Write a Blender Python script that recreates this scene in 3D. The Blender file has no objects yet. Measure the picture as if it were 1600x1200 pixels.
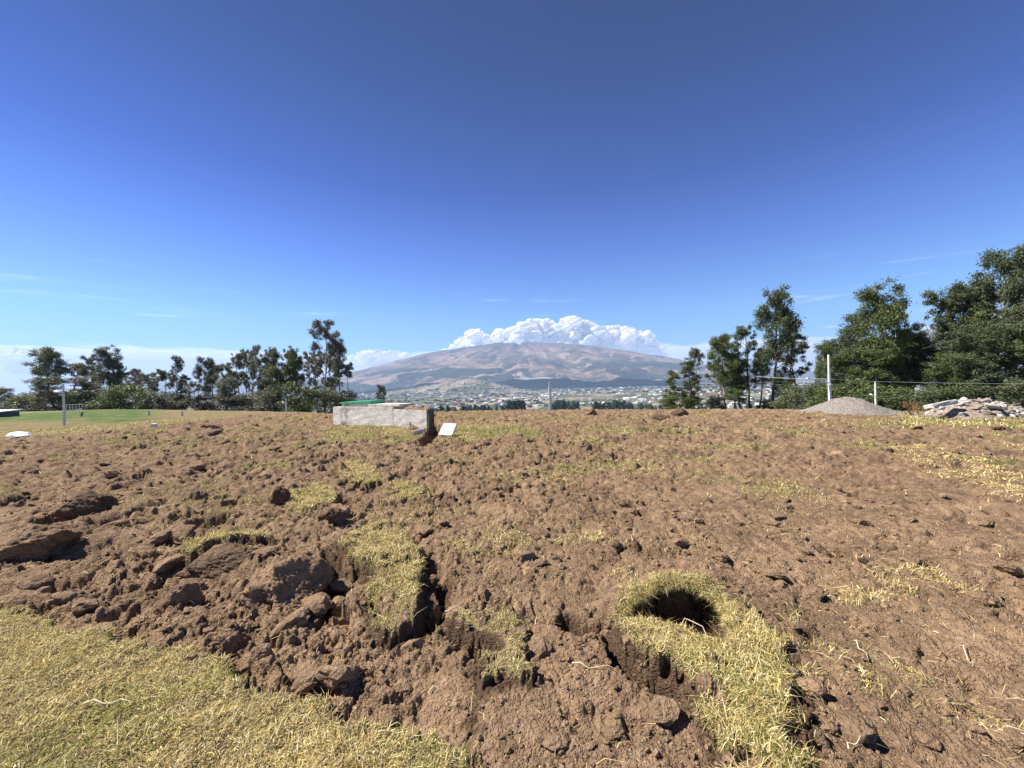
import bpy, bmesh, math, random
import numpy as np
from mathutils import Vector, Matrix

sc = bpy.context.scene
C = sc.collection
R = math.radians
random.seed(7)
rng = np.random.default_rng(11)

# ------------------------------------------------------------------ camera
FPX, ROLL, EYE = 622.0, R(1.5), 1.6          # focal length in photo pixels, roll, eye height
cam = bpy.data.cameras.new('camera')
cam.sensor_width = 36.0
cam.lens = 36.0 * FPX / 1600.0
cam.clip_start = 0.05
cam.clip_end = 90000
co = bpy.data.objects.new('camera', cam)
C.objects.link(co)
co.location = (0, 0, EYE)
_r = Vector((math.cos(ROLL), 0, -math.sin(ROLL)))
_u = Vector((math.sin(ROLL), 0, math.cos(ROLL)))
_b = Vector((0, -1, 0))
co.matrix_world = Matrix(((_r.x, _u.x, _b.x, 0), (_r.y, _u.y, _b.y, 0), (_r.z, _u.z, _b.z, EYE), (0, 0, 0, 1)))
sc.camera = co

# ------------------------------------------------------------------ sun and sky
SUN_EL = R(50)
SUN_H = Vector((-0.97, 0.13)).normalized()
sdir = Vector((SUN_H.x * math.cos(SUN_EL), SUN_H.y * math.cos(SUN_EL), math.sin(SUN_EL)))
sl = bpy.data.lights.new('sun', 'SUN')
sl.energy = 5.0
sl.angle = R(0.53)
sl.color = (1.0, 0.94, 0.84)
so = bpy.data.objects.new('sun', sl)
C.objects.link(so)
so.rotation_euler = sdir.to_track_quat('Z', 'Y').to_euler()
so.location = (-30, -10, 40)

sc.view_settings.view_transform = 'Standard'
sc.view_settings.look = 'None'
sc.view_settings.exposure = 1.25
sc.view_settings.gamma = 1
sc.view_settings.use_curve_mapping = False
sc.cycles.volume_bounces = 0
sc.cycles.max_bounces = 6
sc.cycles.transparent_max_bounces = 24


class NT:
    """small node-tree writer"""
    def __init__(s, nt):
        s.nt = nt
        nt.nodes.clear()

    def n(s, typ, **kw):
        nd = s.nt.nodes.new(typ)
        for k, v in kw.items():
            if k.startswith('i_'):
                key = k[2:]
                key = int(key) if key.isdigit() else key.replace('_', ' ')
                nd.inputs[key].default_value = v
            else:
                setattr(nd, k, v)
        return nd

    def l(s, a, b):
        s.nt.links.new(a, b)

    def math(s, op, a, b=None, c=None, clamp=False):
        nd = s.nt.nodes.new('ShaderNodeMath')
        nd.operation = op
        nd.use_clamp = clamp
        for k, v in enumerate((a, b, c)):
            if v is None:
                continue
            if isinstance(v, (int, float)):
                nd.inputs[k].default_value = v
            else:
                s.l(v, nd.inputs[k])
        return nd.outputs[0]

    def mix(s, f, a, b, mode='MIX'):
        nd = s.nt.nodes.new('ShaderNodeMix')
        nd.data_type = 'RGBA'
        nd.blend_type = mode
        for k, v in ((0, f), (6, a), (7, b)):
            if isinstance(v, (int, float)):
                nd.inputs[k].default_value = v
            elif isinstance(v, tuple):
                nd.inputs[k].default_value = v if len(v) == 4 else v + (1,)
            else:
                s.l(v, nd.inputs[k])
        return nd.outputs[2]

    def ramp(s, f, stops, interp='LINEAR'):
        nd = s.nt.nodes.new('ShaderNodeValToRGB')
        cr = nd.color_ramp
        cr.interpolation = interp
        while len(cr.elements) < len(stops):
            cr.elements.new(0.5)
        for e, (p, c) in zip(cr.elements, stops):
            e.position = p
            e.color = tuple(c) + (1,) if len(c) == 3 else c
        s.l(f, nd.inputs[0])
        return nd.outputs[0]

    def mrange(s, v, a, b, c=0.0, d=1.0, smooth=True):
        nd = s.nt.nodes.new('ShaderNodeMapRange')
        nd.interpolation_type = 'SMOOTHSTEP' if smooth else 'LINEAR'
        s.l(v, nd.inputs[0])
        for k, x in enumerate((a, b, c, d)):
            nd.inputs[k + 1].default_value = x
        return nd.outputs[0]

    def noise(s, vec, scale, detail=4, rough=0.55, dist=0.0):
        nd = s.nt.nodes.new('ShaderNodeTexNoise')
        nd.inputs['Scale'].default_value = scale
        nd.inputs['Detail'].default_value = detail
        nd.inputs['Roughness'].default_value = rough
        nd.inputs['Distortion'].default_value = dist
        if vec is not None:
            s.l(vec, nd.inputs['Vector'])
        return nd.outputs[0]

    def mapping(s, vec, scale=(1, 1, 1), loc=(0, 0, 0), rot=(0, 0, 0)):
        nd = s.nt.nodes.new('ShaderNodeMapping')
        nd.inputs['Scale'].default_value = scale
        nd.inputs['Location'].default_value = loc
        nd.inputs['Rotation'].default_value = rot
        s.l(vec, nd.inputs['Vector'])
        return nd.outputs[0]


world = bpy.data.worlds.new('World')
sc.world = world
world.use_nodes = True
W = NT(world.node_tree)
sky = W.n('ShaderNodeTexSky', sky_type='NISHITA', sun_disc=False)
sky.sun_elevation = SUN_EL
sky.sun_rotation = math.atan2(SUN_H.x, SUN_H.y)
sky.altitude = 2800
sky.air_density = 1.1
sky.dust_density = 0.4
sky.ozone_density = 3.0
tc = W.n('ShaderNodeTexCoord')
sep = W.n('ShaderNodeSeparateXYZ')
W.l(tc.outputs['Generated'], sep.inputs[0])
hz = sep.outputs[2]
hs = W.n('ShaderNodeHueSaturation')
hs.inputs['Saturation'].default_value = 1.10
hs.inputs['Hue'].default_value = 0.515
hs.inputs['Value'].default_value = 1.0
W.l(sky.outputs[0], hs.inputs['Color'])
skyc = W.mix(1.0, hs.outputs[0], W.ramp(hz, [(0.0, (0.66, 0.92, 1.04)), (0.16, (0.62, 0.98, 1.12)), (0.31, (0.30, 0.60, 1.02)), (0.43, (0.07, 0.32, 0.75)), (0.60, (0.0, 0.19, 0.46)), (0.72, (0.0, 0.145, 0.36)), (1.0, (0.0, 0.145, 0.36))]), 'MULTIPLY')
# low cloud bank and veils: a band of pale cloud low over the horizon, seen all round
vec = tc.outputs['Generated']
n1 = W.noise(W.mapping(vec, (3.0, 3.0, 26.0)), 1.5, 6, 0.6, 0.3)
top = W.math('MULTIPLY_ADD', n1, 0.085, 0.042)
bank = W.math('DIVIDE', W.math('SUBTRACT', top, hz), 0.012, clamp=True)
bank = W.math('MULTIPLY', bank, 0.92)
n2 = W.noise(W.mapping(vec, (2.2, 2.2, 34.0), (3.1, 0.4, 0)), 2.0, 5, 0.55, 0.4)
wisp = W.mrange(n2, 0.58, 0.80)
wband = W.math('MULTIPLY', W.mrange(hz, 0.08, 0.13), W.mrange(hz, 0.26, 0.17))
wisp = W.math('MULTIPLY', W.math('MULTIPLY', wisp, wband), 0.30)
# bank colour: sunlit white where the cloud edge is, lavender grey deeper down
depth = W.mrange(W.math('SUBTRACT', top, hz), 0.0, 0.035)
bankc = W.mix(depth, (9.4, 9.7, 10.2), (6.2, 6.9, 8.8))
c1 = W.mix(wisp, skyc, (9.5, 10.0, 10.5))
c2 = W.mix(bank, c1, bankc)
bg = W.n('ShaderNodeBackground')
bg.inputs[1].default_value = 0.074
W.l(c2, bg.inputs[0])
wo = W.n('ShaderNodeOutputWorld')
W.l(bg.outputs[0], wo.inputs[0])

# ------------------------------------------------------------------ helpers
def horizon(px):
    return 600 + (800 - px) * math.tan(ROLL)


def ray(px, py):
    dx, dy = (px - 800) / FPX, (600 - py) / FPX
    d = _r * dx + _u * dy + Vector((0, 1, 0))
    return d


def at(px, py, Y):
    """the point of a pixel's ray at depth Y"""
    d = ray(px, py)
    return Vector((d.x * Y, Y, EYE + d.z * Y))


def tag(o, label=None, cat=None, group=None, kind=None):
    if label:
        o['label'] = label
    if cat:
        o['category'] = cat
    if group:
        o['group'] = group
    if kind:
        o['kind'] = kind
    return o


def empty(name, loc=(0, 0, 0), rz=0.0):
    o = bpy.data.objects.new(name, None)
    o.empty_display_size = 0.2
    o.location = loc
    o.rotation_euler = (0, 0, rz)
    C.objects.link(o)
    return o


def link(name, me, mats=(), parent=None):
    o = bpy.data.objects.new(name, me)
    for m in (mats if isinstance(mats, (list, tuple)) else [mats]):
        if me.materials.find(m.name) < 0:
            me.materials.append(m)
    C.objects.link(o)
    if parent:
        o.parent = parent
    return o


def copy_tree(o, parent=None):
    c = o.copy()
    C.objects.link(c)
    if parent is not None:
        c.parent = parent
    for ch in list(o.children):
        copy_tree(ch, c)
    return c


def np_mesh(name, V, F, smooth=False, mat_idx=None):
    """V (n,3); F (m,k) all same k, or list of such arrays"""
    me = bpy.data.meshes.new(name)
    if not isinstance(F, list):
        F = [F]
    F = [f for f in F if len(f)]
    nl = sum(f.size for f in F)
    nf = sum(len(f) for f in F)
    me.vertices.add(len(V))
    me.vertices.foreach_set('co', np.asarray(V, np.float32).ravel())
    me.loops.add(nl)
    me.loops.foreach_set('vertex_index', np.concatenate([f.ravel() for f in F]).astype(np.int32))
    me.polygons.add(nf)
    starts, tot, s = [], [], 0
    for f in F:
        k = f.shape[1]
        starts.append(s + np.arange(len(f)) * k)
        tot.append(np.full(len(f), k))
        s += f.size
    me.polygons.foreach_set('loop_start', np.concatenate(starts).astype(np.int32))
    me.polygons.foreach_set('loop_total', np.concatenate(tot).astype(np.int32))
    me.update(calc_edges=True)
    if mat_idx is not None:
        me.polygons.foreach_set('material_index', np.asarray(mat_idx, np.int32))
    me.polygons.foreach_set('use_smooth', np.full(nf, smooth))
    me.update()
    return me


def vattr(me, name, data):
    a = me.attributes.new(name, 'FLOAT', 'POINT')
    a.data.foreach_set('value', np.asarray(data, np.float32).ravel())


def cattr(me, name, col):
    a = me.attributes.new(name, 'FLOAT_COLOR', 'POINT')
    c = np.ones((len(col), 4), np.float32)
    c[:, :3] = col
    a.data.foreach_set('color', c.ravel())


# ------------------------------------------------------------------ numpy noise
def h2(ix, iy, seed):
    with np.errstate(over='ignore'):
        h = (ix.astype(np.int64) * 374761393 + iy.astype(np.int64) * 668265263 + seed * 982451653) & 0xFFFFFFFF
        h = ((h ^ (h >> 13)) * 1274126177) & 0xFFFFFFFF
        h = h ^ (h >> 16)
        h = (h * 2246822519) & 0xFFFFFFFF
        h = h ^ (h >> 15)
    return h.astype(np.float64) / 4294967295.0


def vnoise(x, y, seed=0):
    ix, iy = np.floor(x), np.floor(y)
    fx, fy = x - ix, y - iy
    ux, uy = fx * fx * (3 - 2 * fx), fy * fy * (3 - 2 * fy)
    a = h2(ix, iy, seed); b = h2(ix + 1, iy, seed)
    c = h2(ix, iy + 1, seed); d = h2(ix + 1, iy + 1, seed)
    return (a + (b - a) * ux + (c - a) * uy + (a - b - c + d) * ux * uy) * 2 - 1


def fbm(x, y, octv=4, seed=0, rough=0.5, lac=2.03):
    s, a, t = 0, 1.0, 0
    for k in range(octv):
        s = s + a * vnoise(x, y, seed + k * 17)
        t += a
        a *= rough
        x, y = x * lac + 13.7, y * lac - 7.3
    return s / t


def worley(x, y, seed):
    ix, iy = np.floor(x), np.floor(y)
    F1 = np.full(x.shape, 9.0); F2 = np.full(x.shape, 9.0)
    bx = np.zeros_like(x); by = np.zeros_like(x); ci = np.zeros_like(x); cj = np.zeros_like(x)
    for dx in (-1, 0, 1):
        for dy in (-1, 0, 1):
            cx, cy = ix + dx, iy + dy
            px = cx + 0.1 + 0.8 * h2(cx, cy, seed)
            py = cy + 0.1 + 0.8 * h2(cx, cy, seed + 5)
            vx, vy = x - px, y - py
            d = np.sqrt(vx * vx + vy * vy)
            n = d < F1
            F2 = np.where(n, F1, np.minimum(F2, d))
            F1 = np.where(n, d, F1)
            bx = np.where(n, vx, bx); by = np.where(n, vy, by)
            ci = np.where(n, cx, ci); cj = np.where(n, cy, cj)
    return F1, F2, bx, by, ci, cj


def plates(x, y, scale, seed, tilt=0.5, crack=0.5, cw=0.10):
    """broken, tilted plates of dried soil: height in units of `scale`"""
    w = 0.35
    xs = x / scale; ys = y / (scale * 1.25)
    wx = xs + w * vnoise(xs * 1.3, ys * 1.3, seed + 1) + 0.12 * vnoise(xs * 4.1, ys * 4.1, seed + 3)
    wy = ys + w * vnoise(xs * 1.3 + 9, ys * 1.3, seed + 2) + 0.12 * vnoise(xs * 4.1, ys * 4.1 + 5, seed + 4)
    F1, F2, bx, by, ci, cj = worley(wx, wy, seed)
    r = h2(ci, cj, seed + 21)
    tx = h2(ci, cj, seed + 22) - 0.5
    ty = h2(ci, cj, seed + 23) - 0.5
    e = F2 - F1
    h = (r - 0.5) * 0.55 + (tx * bx + ty * by) * 2 * tilt
    h = h - crack * np.exp(-(e / cw) ** 2) * (0.3 + 0.7 * r)
    h = h - 0.25 * F1 * F1
    return h, r, e


# ------------------------------------------------------------------ the lie of the land
def softplus(v, k):
    t = np.clip(v / k, -40, 40)
    return np.where(v / k > 40, v, k * np.log1p(np.exp(t)))


def crest(u):
    return np.interp(u, [-2, -1.0, -0.75, -0.45, -0.3, 0, 0.6, 1.0, 2], [46, 46, 36, 27, 25.5, 25, 24, 19.5, 19])


def sm(a, b, v):
    t = np.clip((v - a) / (b - a), 0, 1)
    return t * t * (3 - 2 * t)


def zbase(x, y):
    x = np.asarray(x, float); y = np.asarray(y, float)
    u = np.clip(x / np.maximum(y, 1.0), -2, 2)
    yc = crest(u)
    s = np.interp(u, [-2, -1.0, -0.6, -0.3, 2], [0.064, 0.064, 0.075, 0.079, 0.079])
    z = -s * softplus(y - yc, 2.5)
    z = z - 0.017 * np.clip(x, 0, 22)
    # the hillside runs out onto the valley floor
    z = -100 + softplus(z + 100, 9.0)
    far = sm(250, 1200, y)
    z = z + far * (8 * fbm(x / 900, y / 900, 3, 77))
    # low wooded knoll in the valley, left of the middle
    k = 158 * np.exp(-(((x + 500) / 520) ** 2 + ((y - 5200) / 520) ** 2))
    k2 = 95 * np.exp(-(((x + 1150) / 620) ** 2 + ((y - 5600) / 500) ** 2))
    z = z + k + k2
    # the broad green shoulder on the right of the valley
    z = z + 26 * np.exp(-(((x - 1150) / 620) ** 2 + ((y - 2600) / 500) ** 2))
    return z


def G(px, py):
    """where a photo pixel meets the ground"""
    d = ray(px, py)
    z = 0.0
    for _ in range(12):
        Y = (z - EYE) / d.z
        z = float(zbase(d.x * Y, Y))
    return d.x * Y, Y


def poly(pts):
    return np.array([G(*p) for p in pts])


def sdist(x, y, P):
    """signed distance to a polygon, positive inside; far points get -9"""
    out = np.full(x.shape, -9.0)
    m = (x > P[:, 0].min() - 1) & (x < P[:, 0].max() + 1) & (y > P[:, 1].min() - 1) & (y < P[:, 1].max() + 1)
    if not m.any():
        return out
    xx, yy = x[m], y[m]
    d = np.full(xx.shape, 1e9)
    ins = np.zeros(xx.shape, bool)
    n = len(P)
    for i in range(n):
        ax, ay = P[i]; bx, by = P[(i + 1) % n]
        ex, ey = bx - ax, by - ay
        t = np.clip(((xx - ax) * ex + (yy - ay) * ey) / (ex * ex + ey * ey + 1e-12), 0, 1)
        d = np.minimum(d, np.hypot(xx - ax - t * ex, yy - ay - t * ey))
        c = ((ay > yy) != (by > yy))
        with np.errstate(divide='ignore', invalid='ignore'):
            ins ^= c & (xx < (bx - ax) * (yy - ay) / (by - ay) + ax)
    out[m] = np.where(ins, d, -d)
    return out


# turf left standing in the foreground and patches of sod among the clods: photo outline, rise, density
SOD = {
    'lawn':  ([(-900, 700), (-300, 880), (0, 950), (60, 965), (110, 990), (170, 1000), (230, 1010), (290, 1022), (350, 1040), (420, 1078), (480, 1098), (540, 1122), (620, 1142), (690, 1166), (720, 1190), (745, 1215), (760, 1500), (-900, 1500)], 0.025, 1.0),
    'strip': ([(528, 852), (560, 836), (600, 822), (640, 846), (662, 872), (668, 905), (656, 950), (650, 988), (620, 998), (588, 990), (578, 950), (596, 905), (560, 880)], 0.085, 1.0),
    'tongue': ([(700, 955), (740, 962), (800, 958), (822, 990), (818, 1030), (830, 1064), (790, 1060), (752, 1078), (748, 1040), (780, 1015), (740, 990), (705, 985)], 0.055, 0.8),
    'mat':   ([(985, 930), (952, 985), (990, 1025), (1040, 1052), (1076, 1082), (1098, 1120), (1122, 1190), (1150, 1290), (1262, 1290), (1256, 1130), (1250, 1075), (1218, 1015), (1180, 978), (1120, 945), (1060, 925)], 0.10, 1.0),
    'brow':  ([(288, 868), (330, 846), (385, 838), (430, 846), (425, 856), (370, 858), (320, 872), (296, 884)], 0.10, 0.9),
    'a':     ([(455, 770), (500, 762), (524, 772), (520, 788), (480, 802), (450, 796)], 0.05, 0.95),
    'b':     ([(520, 730), (560, 722), (598, 732), (596, 752), (566, 758), (530, 742)], 0.04, 0.9),
    'c':     ([(600, 765), (630, 752), (662, 762), (655, 776), (612, 782)], 0.04, 0.9),
    'd':     ([(500, 672), (560, 664), (640, 668), (665, 684), (610, 694), (520, 690)], 0.03, 0.9),
    'e':     ([(668, 690), (700, 668), (780, 664), (850, 672), (846, 686), (790, 684), (720, 694)], 0.03, 1.0),
    'f':     ([(885, 690), (905, 682), (940, 684), (942, 694), (912, 704)], 0.05, 0.9),
    'g':     ([(1385, 646), (1440, 640), (1500, 652), (1640, 652), (1700, 672), (1540, 672), (1420, 664)], 0.03, 1.0),
    'h':     ([(1270, 1000), (1310, 985), (1380, 1030), (1460, 1070), (1560, 1110), (1680, 1180), (1560, 1150), (1440, 1120), (1340, 1080)], 0.015, 0.42),
    'i':     ([(1310, 925), (1370, 890), (1440, 880), (1480, 905), (1530, 925), (1420, 925), (1330, 945)], 0.015, 0.36),
    'j':     ([(700, 830), (760, 820), (830, 838), (850, 858), (780, 868), (690, 862)], 0.02, 0.45),
    'k':     ([(840, 846), (900, 835), (958, 830), (950, 845), (880, 862)], 0.025, 0.55),
    'l':     ([(940, 900), (985, 885), (1012, 896), (990, 908)], 0.02, 0.5),
    'm':     ([(1390, 700), (1470, 690), (1590, 740), (1640, 790), (1560, 780), (1450, 740)], 0.02, 0.12),
    'n':     ([(1240, 940), (1255, 1000), (1290, 1080), (1280, 1180), (1240, 1190), (1225, 1020)], 0.02, 0.45),
    'o':     ([(790, 740), (850, 732), (905, 745), (880, 765), (810, 760)], 0.02, 0.4),
}
SODP = {k: poly(v[0]) for k, v in SOD.items()}
HOLE = poly([(958, 978), (968, 946), (1020, 927), (1090, 930), (1140, 952), (1154, 985), (1140, 1020), (1096, 1014), (1050, 996), (1000, 984)])
TRENCH = poly([(676, 662), (688, 662), (690, 672), (672, 694), (654, 700), (660, 688)])
# the turned soil begins behind a strip of dry grass; its far border on the left
SOILB = poly([(-1200, 735), (-400, 708), (0, 683), (60, 681), (130, 676), (200, 667), (260, 662), (330, 657), (400, 647), (430, 643)])
GULLY = [(poly([(946, 985), (958, 1003), (1000, 1046), (1045, 1070), (1080, 1084), (1062, 1094), (1015, 1078), (965, 1040), (944, 1005)]), 0.22, 0),
         (poly([(664, 900), (684, 884), (700, 900), (690, 950), (662, 985), (650, 990), (660, 950)]), 0.12, 0),
         (poly([(585, 1000), (600, 1004), (650, 994), (655, 1002), (610, 1012), (580, 1008)]), 0.07, 0),
         (poly([(690, 968), (730, 985), (775, 1008), (786, 1020), (760, 1018), (720, 1000), (688, 985)]), 0.11, 0),
         (poly([(880, 955), (915, 975), (950, 968), (945, 985), (905, 985), (878, 970)]), 0.10, 0),
         (poly([(505, 855), (532, 870), (530, 905), (512, 960), (498, 975), (508, 920)]), 0.18, 0),
         (poly([(1240, 1080), (1262, 1090), (1258, 1190), (1235, 1200), (1246, 1130)]), 0.05, 0),
         (poly([(735, 1100), (746, 1098), (742, 1140), (722, 1160), (716, 1155), (732, 1130)]), 0.03, 0)]
MOIST_SHADE = ['strip', 'tongue', 'mat', 'brow']  # sods whose torn moist edges are also darkened with painted shade


def field(x, y):
    """height and surface masks of the turned field"""
    x = np.asarray(x, float); y = np.asarray(y, float)
    shp = x.shape
    x = x.ravel(); y = y.ravel()
    n0 = x.size
    zb = zbase(x, y)
    e1 = fbm(x * 7, y * 7, 3, 3)
    e2 = fbm(x * 30, y * 30, 2, 4)
    jag = 0.085 * e1 + 0.045 * e2
    sod = np.zeros(n0); rise = np.zeros(n0); moist_shade = np.zeros(n0); lawn = np.zeros(n0)
    for k, (pts, up, den) in SOD.items():
        sd = sdist(x, y, SODP[k])
        far = SODP[k][:, 1].mean()
        j = jag if far < 6 else jag * 3
        wdt = 0.010 * max(1, far / 4)
        m = sm(-wdt, wdt, sd + j)
        bald = 1.0 if k == 'lawn' else sm(-0.42, 0.05, fbm(x * 7.5 / max(1, far / 5), y * 7.5 / max(1, far / 5), 3, 19) + 1.1 * np.clip(sd, 0, 0.25))
        sod = np.maximum(sod, m * den * bald)
        rise = np.maximum(rise, m * up * (0.85 + 0.3 * fbm(x * 2.3, y * 2.3, 2, 9)))
        if k in MOIST_SHADE:
            moist_shade = np.maximum(moist_shade, sm(-0.10, -0.02, sd) * (1 - sm(0.0, 0.03, sd + j)))
        if k == 'lawn':
            lawn = m
    # dry grass beyond the field on the left, turned soil towards the crest elsewhere
    yb = np.interp(x / np.maximum(y, 0.5), SOILB[:, 0] / SOILB[:, 1], SOILB[:, 1], left=17, right=60)
    beyond = sm(-0.25, 0.25, y - yb + 0.9 * fbm(x * 0.8, y * 0.8, 3, 31))
    u = x / np.maximum(y, 0.5)
    beyond = np.where(u > -0.57, 0, beyond)
    past = sm(26, 31, y) * (u > -0.7)                  # past the crest: rough grass
    past = np.maximum(past, sm(0.2, 0.9, y - crest(np.clip(u, -2, 2)) - 1.5) * (u > 0.78))
    # half-buried grass all over the mid distance
    pn = fbm(x * 0.55, y * 0.8, 4, 51) + 0.35 * fbm(x * 3.1, y * 3.1, 3, 52)
    patch = sm(-0.05, 0.50, pn + 0.12 * sm(4, 14, y)) * sm(3.0, 6.5, y) * 0.60
    grass = np.maximum.reduce([sod, beyond, past, patch])
    turf = np.maximum.reduce([sod, beyond, past])      # flat standing sod
    soil = 1 - sm(0.35, 0.9, turf)
    # how rough the soil is: coarse clods on the left, scraped and finer on the right
    ubl = np.clip(x / np.maximum(y, 0.5), -1.4, 1.4)
    rough = np.interp(ubl, [-1.4, -0.9, -0.45, -0.05, 0.3, 0.8, 1.4], [1.12, 1.15, 1.08, 0.78, 0.62, 0.54, 0.50])
    rough = rough * (0.80 + 0.45 * fbm(x * 0.9, y * 0.9, 2, 61))
    near_flat = np.exp(-(((x + 0.02) / 0.95) ** 2 + ((y - 1.65) / 0.62) ** 2) ** 1.5)
    rough = rough * (1 - 0.78 * near_flat) * (1 + 0.35 * sm(3.5, 8, y) * sm(-0.2, 0.3, ubl))
    p1, r1, ed1 = plates(x, y, 0.62, 100, 0.50, 0.30, 0.09)
    p2, r2, ed2 = plates(x, y, 0.26, 200, 0.52, 0.50, 0.085)
    p3, r3, ed3 = plates(x, y, 0.105, 300, 0.60, 0.62, 0.12)
    p4, r4, ed4 = plates(x, y, 0.045, 400, 0.55, 0.40, 0.16)
    sel = sm(-0.25, 0.35, fbm(x * 1.3, y * 1.3, 3, 71))
    sel2 = sm(-0.3, 0.3, fbm(x * 3.3, y * 3.3, 2, 72))
    sel3 = sm(-0.45, 0.15, fbm(x * 5.3, y * 5.3, 2, 73))
    hh = 0.62 * 0.27 * p1 * (0.35 + 0.65 * sel)
    hh = hh + 0.26 * 0.46 * p2 * (0.25 + 0.75 * sel2)
    hh = hh + 0.105 * 0.56 * p3 * (0.25 + 0.75 * sel3)
    hh = hh + 0.045 * 0.42 * p4 * (0.4 + 0.6 * sel2)
    crumb = 0.013 * (1 - 2 * np.abs(fbm(x * 17, y * 14, 3, 81))) * (0.3 + sel3) + 0.008 * fbm(x * 60, y * 50, 2, 82)
    crumb = crumb - 0.008
    lump = np.abs(fbm(x * 2.1, y * 2.6, 4, 85)) * 0.30 + np.abs(fbm(x * 5.5, y * 6, 3, 86)) * 0.10
    hh = hh * rough * (1.0 + 0.15 * sm(4, 10, y)) + (lump - 0.08) * sm(3, 9, y) * 0.62 + crumb * (0.35 + 0.85 * rough)
    # a few deep holes between overturned clods
    q = worley(x / 0.9 + 0.3 * e1, y / 1.1, 555)
    hr = h2(q[4], q[5], 556)
    hh = hh - 0.24 * (hr > 0.60) * np.exp(-((q[0] * (1 + 0.5 * e1) / (0.07 + 0.22 * (hr - 0.5) * (0.6 + rough))) ** 4)) * (0.45 + rough * 0.6) * (0.3 + 0.7 * sm(2.4, 4.5, y))
    q = worley(x / 0.34 + 0.5 * e1, y / 0.40, 557)
    hr2 = h2(q[4], q[5], 558)
    hh = hh - (0.05 + 0.07 * sm(2.5, 6, y)) * (hr2 > 0.78) * np.exp(-((q[0] / 0.16) ** 4)) * (0.4 + rough * 0.7)
    # waves left by the digger bucket
    hh = hh + 0.045 * fbm(x * 0.9, y * 0.9, 3, 91) + 0.05 * fbm(x * 0.25, y * 0.25, 2, 92) * sm(3, 8, y)
    # combed scratches on the right
    comb = sm(0.35, 0.8, ubl) * (1 - sm(9, 14, y))
    hh = hh + comb * 0.012 * fbm(x * 22 + 2 * e1, y * 1.6, 3, 95)
    flat = 0.018 * e1 + 0.008 * e2 + 0.05 * fbm(x * 0.35, y * 0.35, 2, 93) * sm(6, 15, y) + 0.02 * fbm(x * 1.1, y * 1.1, 2, 94)
    z = zb + hh * soil + flat * (1 - soil) + rise
    # banks and hollows of the foreground
    def bump(px, py, h, rx, ry, rot=0.0, p=2.0):
        gx, gy = G(px, py)
        c_, s_ = math.cos(rot), math.sin(rot)
        ex = ((x - gx) * c_ + (y - gy) * s_) / rx
        ey = (-(x - gx) * s_ + (y - gy) * c_) / ry
        return h * np.exp(-(ex * ex + ey * ey) ** (p / 2))
    z = z + bump(60, 850, 0.16, 0.85, 0.35, 0.1, 3)
    z = z - bump(40, 915, 0.13, 0.75, 0.14, 0.15)
    z = z + bump(350, 865, 0.08, 0.45, 0.22, 0, 3)
    z = z - bump(360, 905, 0.12, 0.28, 0.12)
    z = z + bump(440, 890, 0.10, 0.40, 0.40, 0, 3)
    z = z - bump(520, 905, 0.10, 0.09, 0.34)
    z = z - bump(262, 840, 0.15, 0.14, 0.10)
    z = z - bump(690, 940, 0.12, 0.10, 0.26)
    z = z - bump(905, 972, 0.09, 0.26, 0.06, -0.4)
    z = z - bump(430, 800, 0.14, 0.16, 0.10)
    z = z - bump(640, 998, 0.05, 0.22, 0.04)
    z = z + bump(1100, 935, 0.06, 0.40, 0.22)
    z = z - bump(985, 1110, 0.02, 0.08, 0.03, -0.6)
    z = z - bump(1500, 1062, 0.06, 0.16, 0.05, -0.6)
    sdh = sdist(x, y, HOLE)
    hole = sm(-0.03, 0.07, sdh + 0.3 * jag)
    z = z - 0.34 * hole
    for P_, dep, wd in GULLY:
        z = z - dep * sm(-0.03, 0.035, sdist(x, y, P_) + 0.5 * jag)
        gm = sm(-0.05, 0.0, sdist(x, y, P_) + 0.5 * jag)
        moist_shade = np.maximum(moist_shade, gm)  # shade of the gullies painted into the soil colour
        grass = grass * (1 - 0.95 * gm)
    sdt = sdist(x, y, TRENCH)
    z = z - 0.45 * sm(-0.08, 0.08, sdt + jag)
    grass = grass * (1 - hole * 0.97) * (1 - sm(-0.08, 0.02, sdt))
    moist_shade = np.maximum(moist_shade, hole)  # hollow floor darkened in colour to stand for its shade
    green = sm(23, 26, y + 4 * fbm(x * 0.3, y * 0.3, 3, 42)) * (1 - sm(-0.96, -0.84, u)) * sm(-0.5, 0.1, fbm(x * 0.3, y * 0.3, 3, 41) + 0.35)
    green = np.maximum(green, past * (u > -0.4) * 0.5)
    f = lambda a: a.reshape(shp)
    return f(z), f(grass), f(moist_shade), f(green), f(turf), f(lawn)


# ------------------------------------------------------------------ materials
def new_mat(name):
    m = bpy.data.materials.new(name)
    m.use_nodes = True
    return m, NT(m.node_tree)


def principled(t, rough=0.9, spec=0.2):
    b = t.n('ShaderNodeBsdfPrincipled')
    b.inputs['Roughness'].default_value = rough
    b.inputs['Specular IOR Level'].default_value = spec
    o = t.n('ShaderNodeOutputMaterial')
    t.l(b.outputs[0], o.inputs[0])
    return b


def bump(t, b, h, strength, dist):
    n = t.n('ShaderNodeBump')
    n.inputs['Strength'].default_value = strength
    n.inputs['Distance'].default_value = dist
    t.l(h, n.inputs['Height'])
    t.l(n.outputs[0], b.inputs['Normal'])


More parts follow.
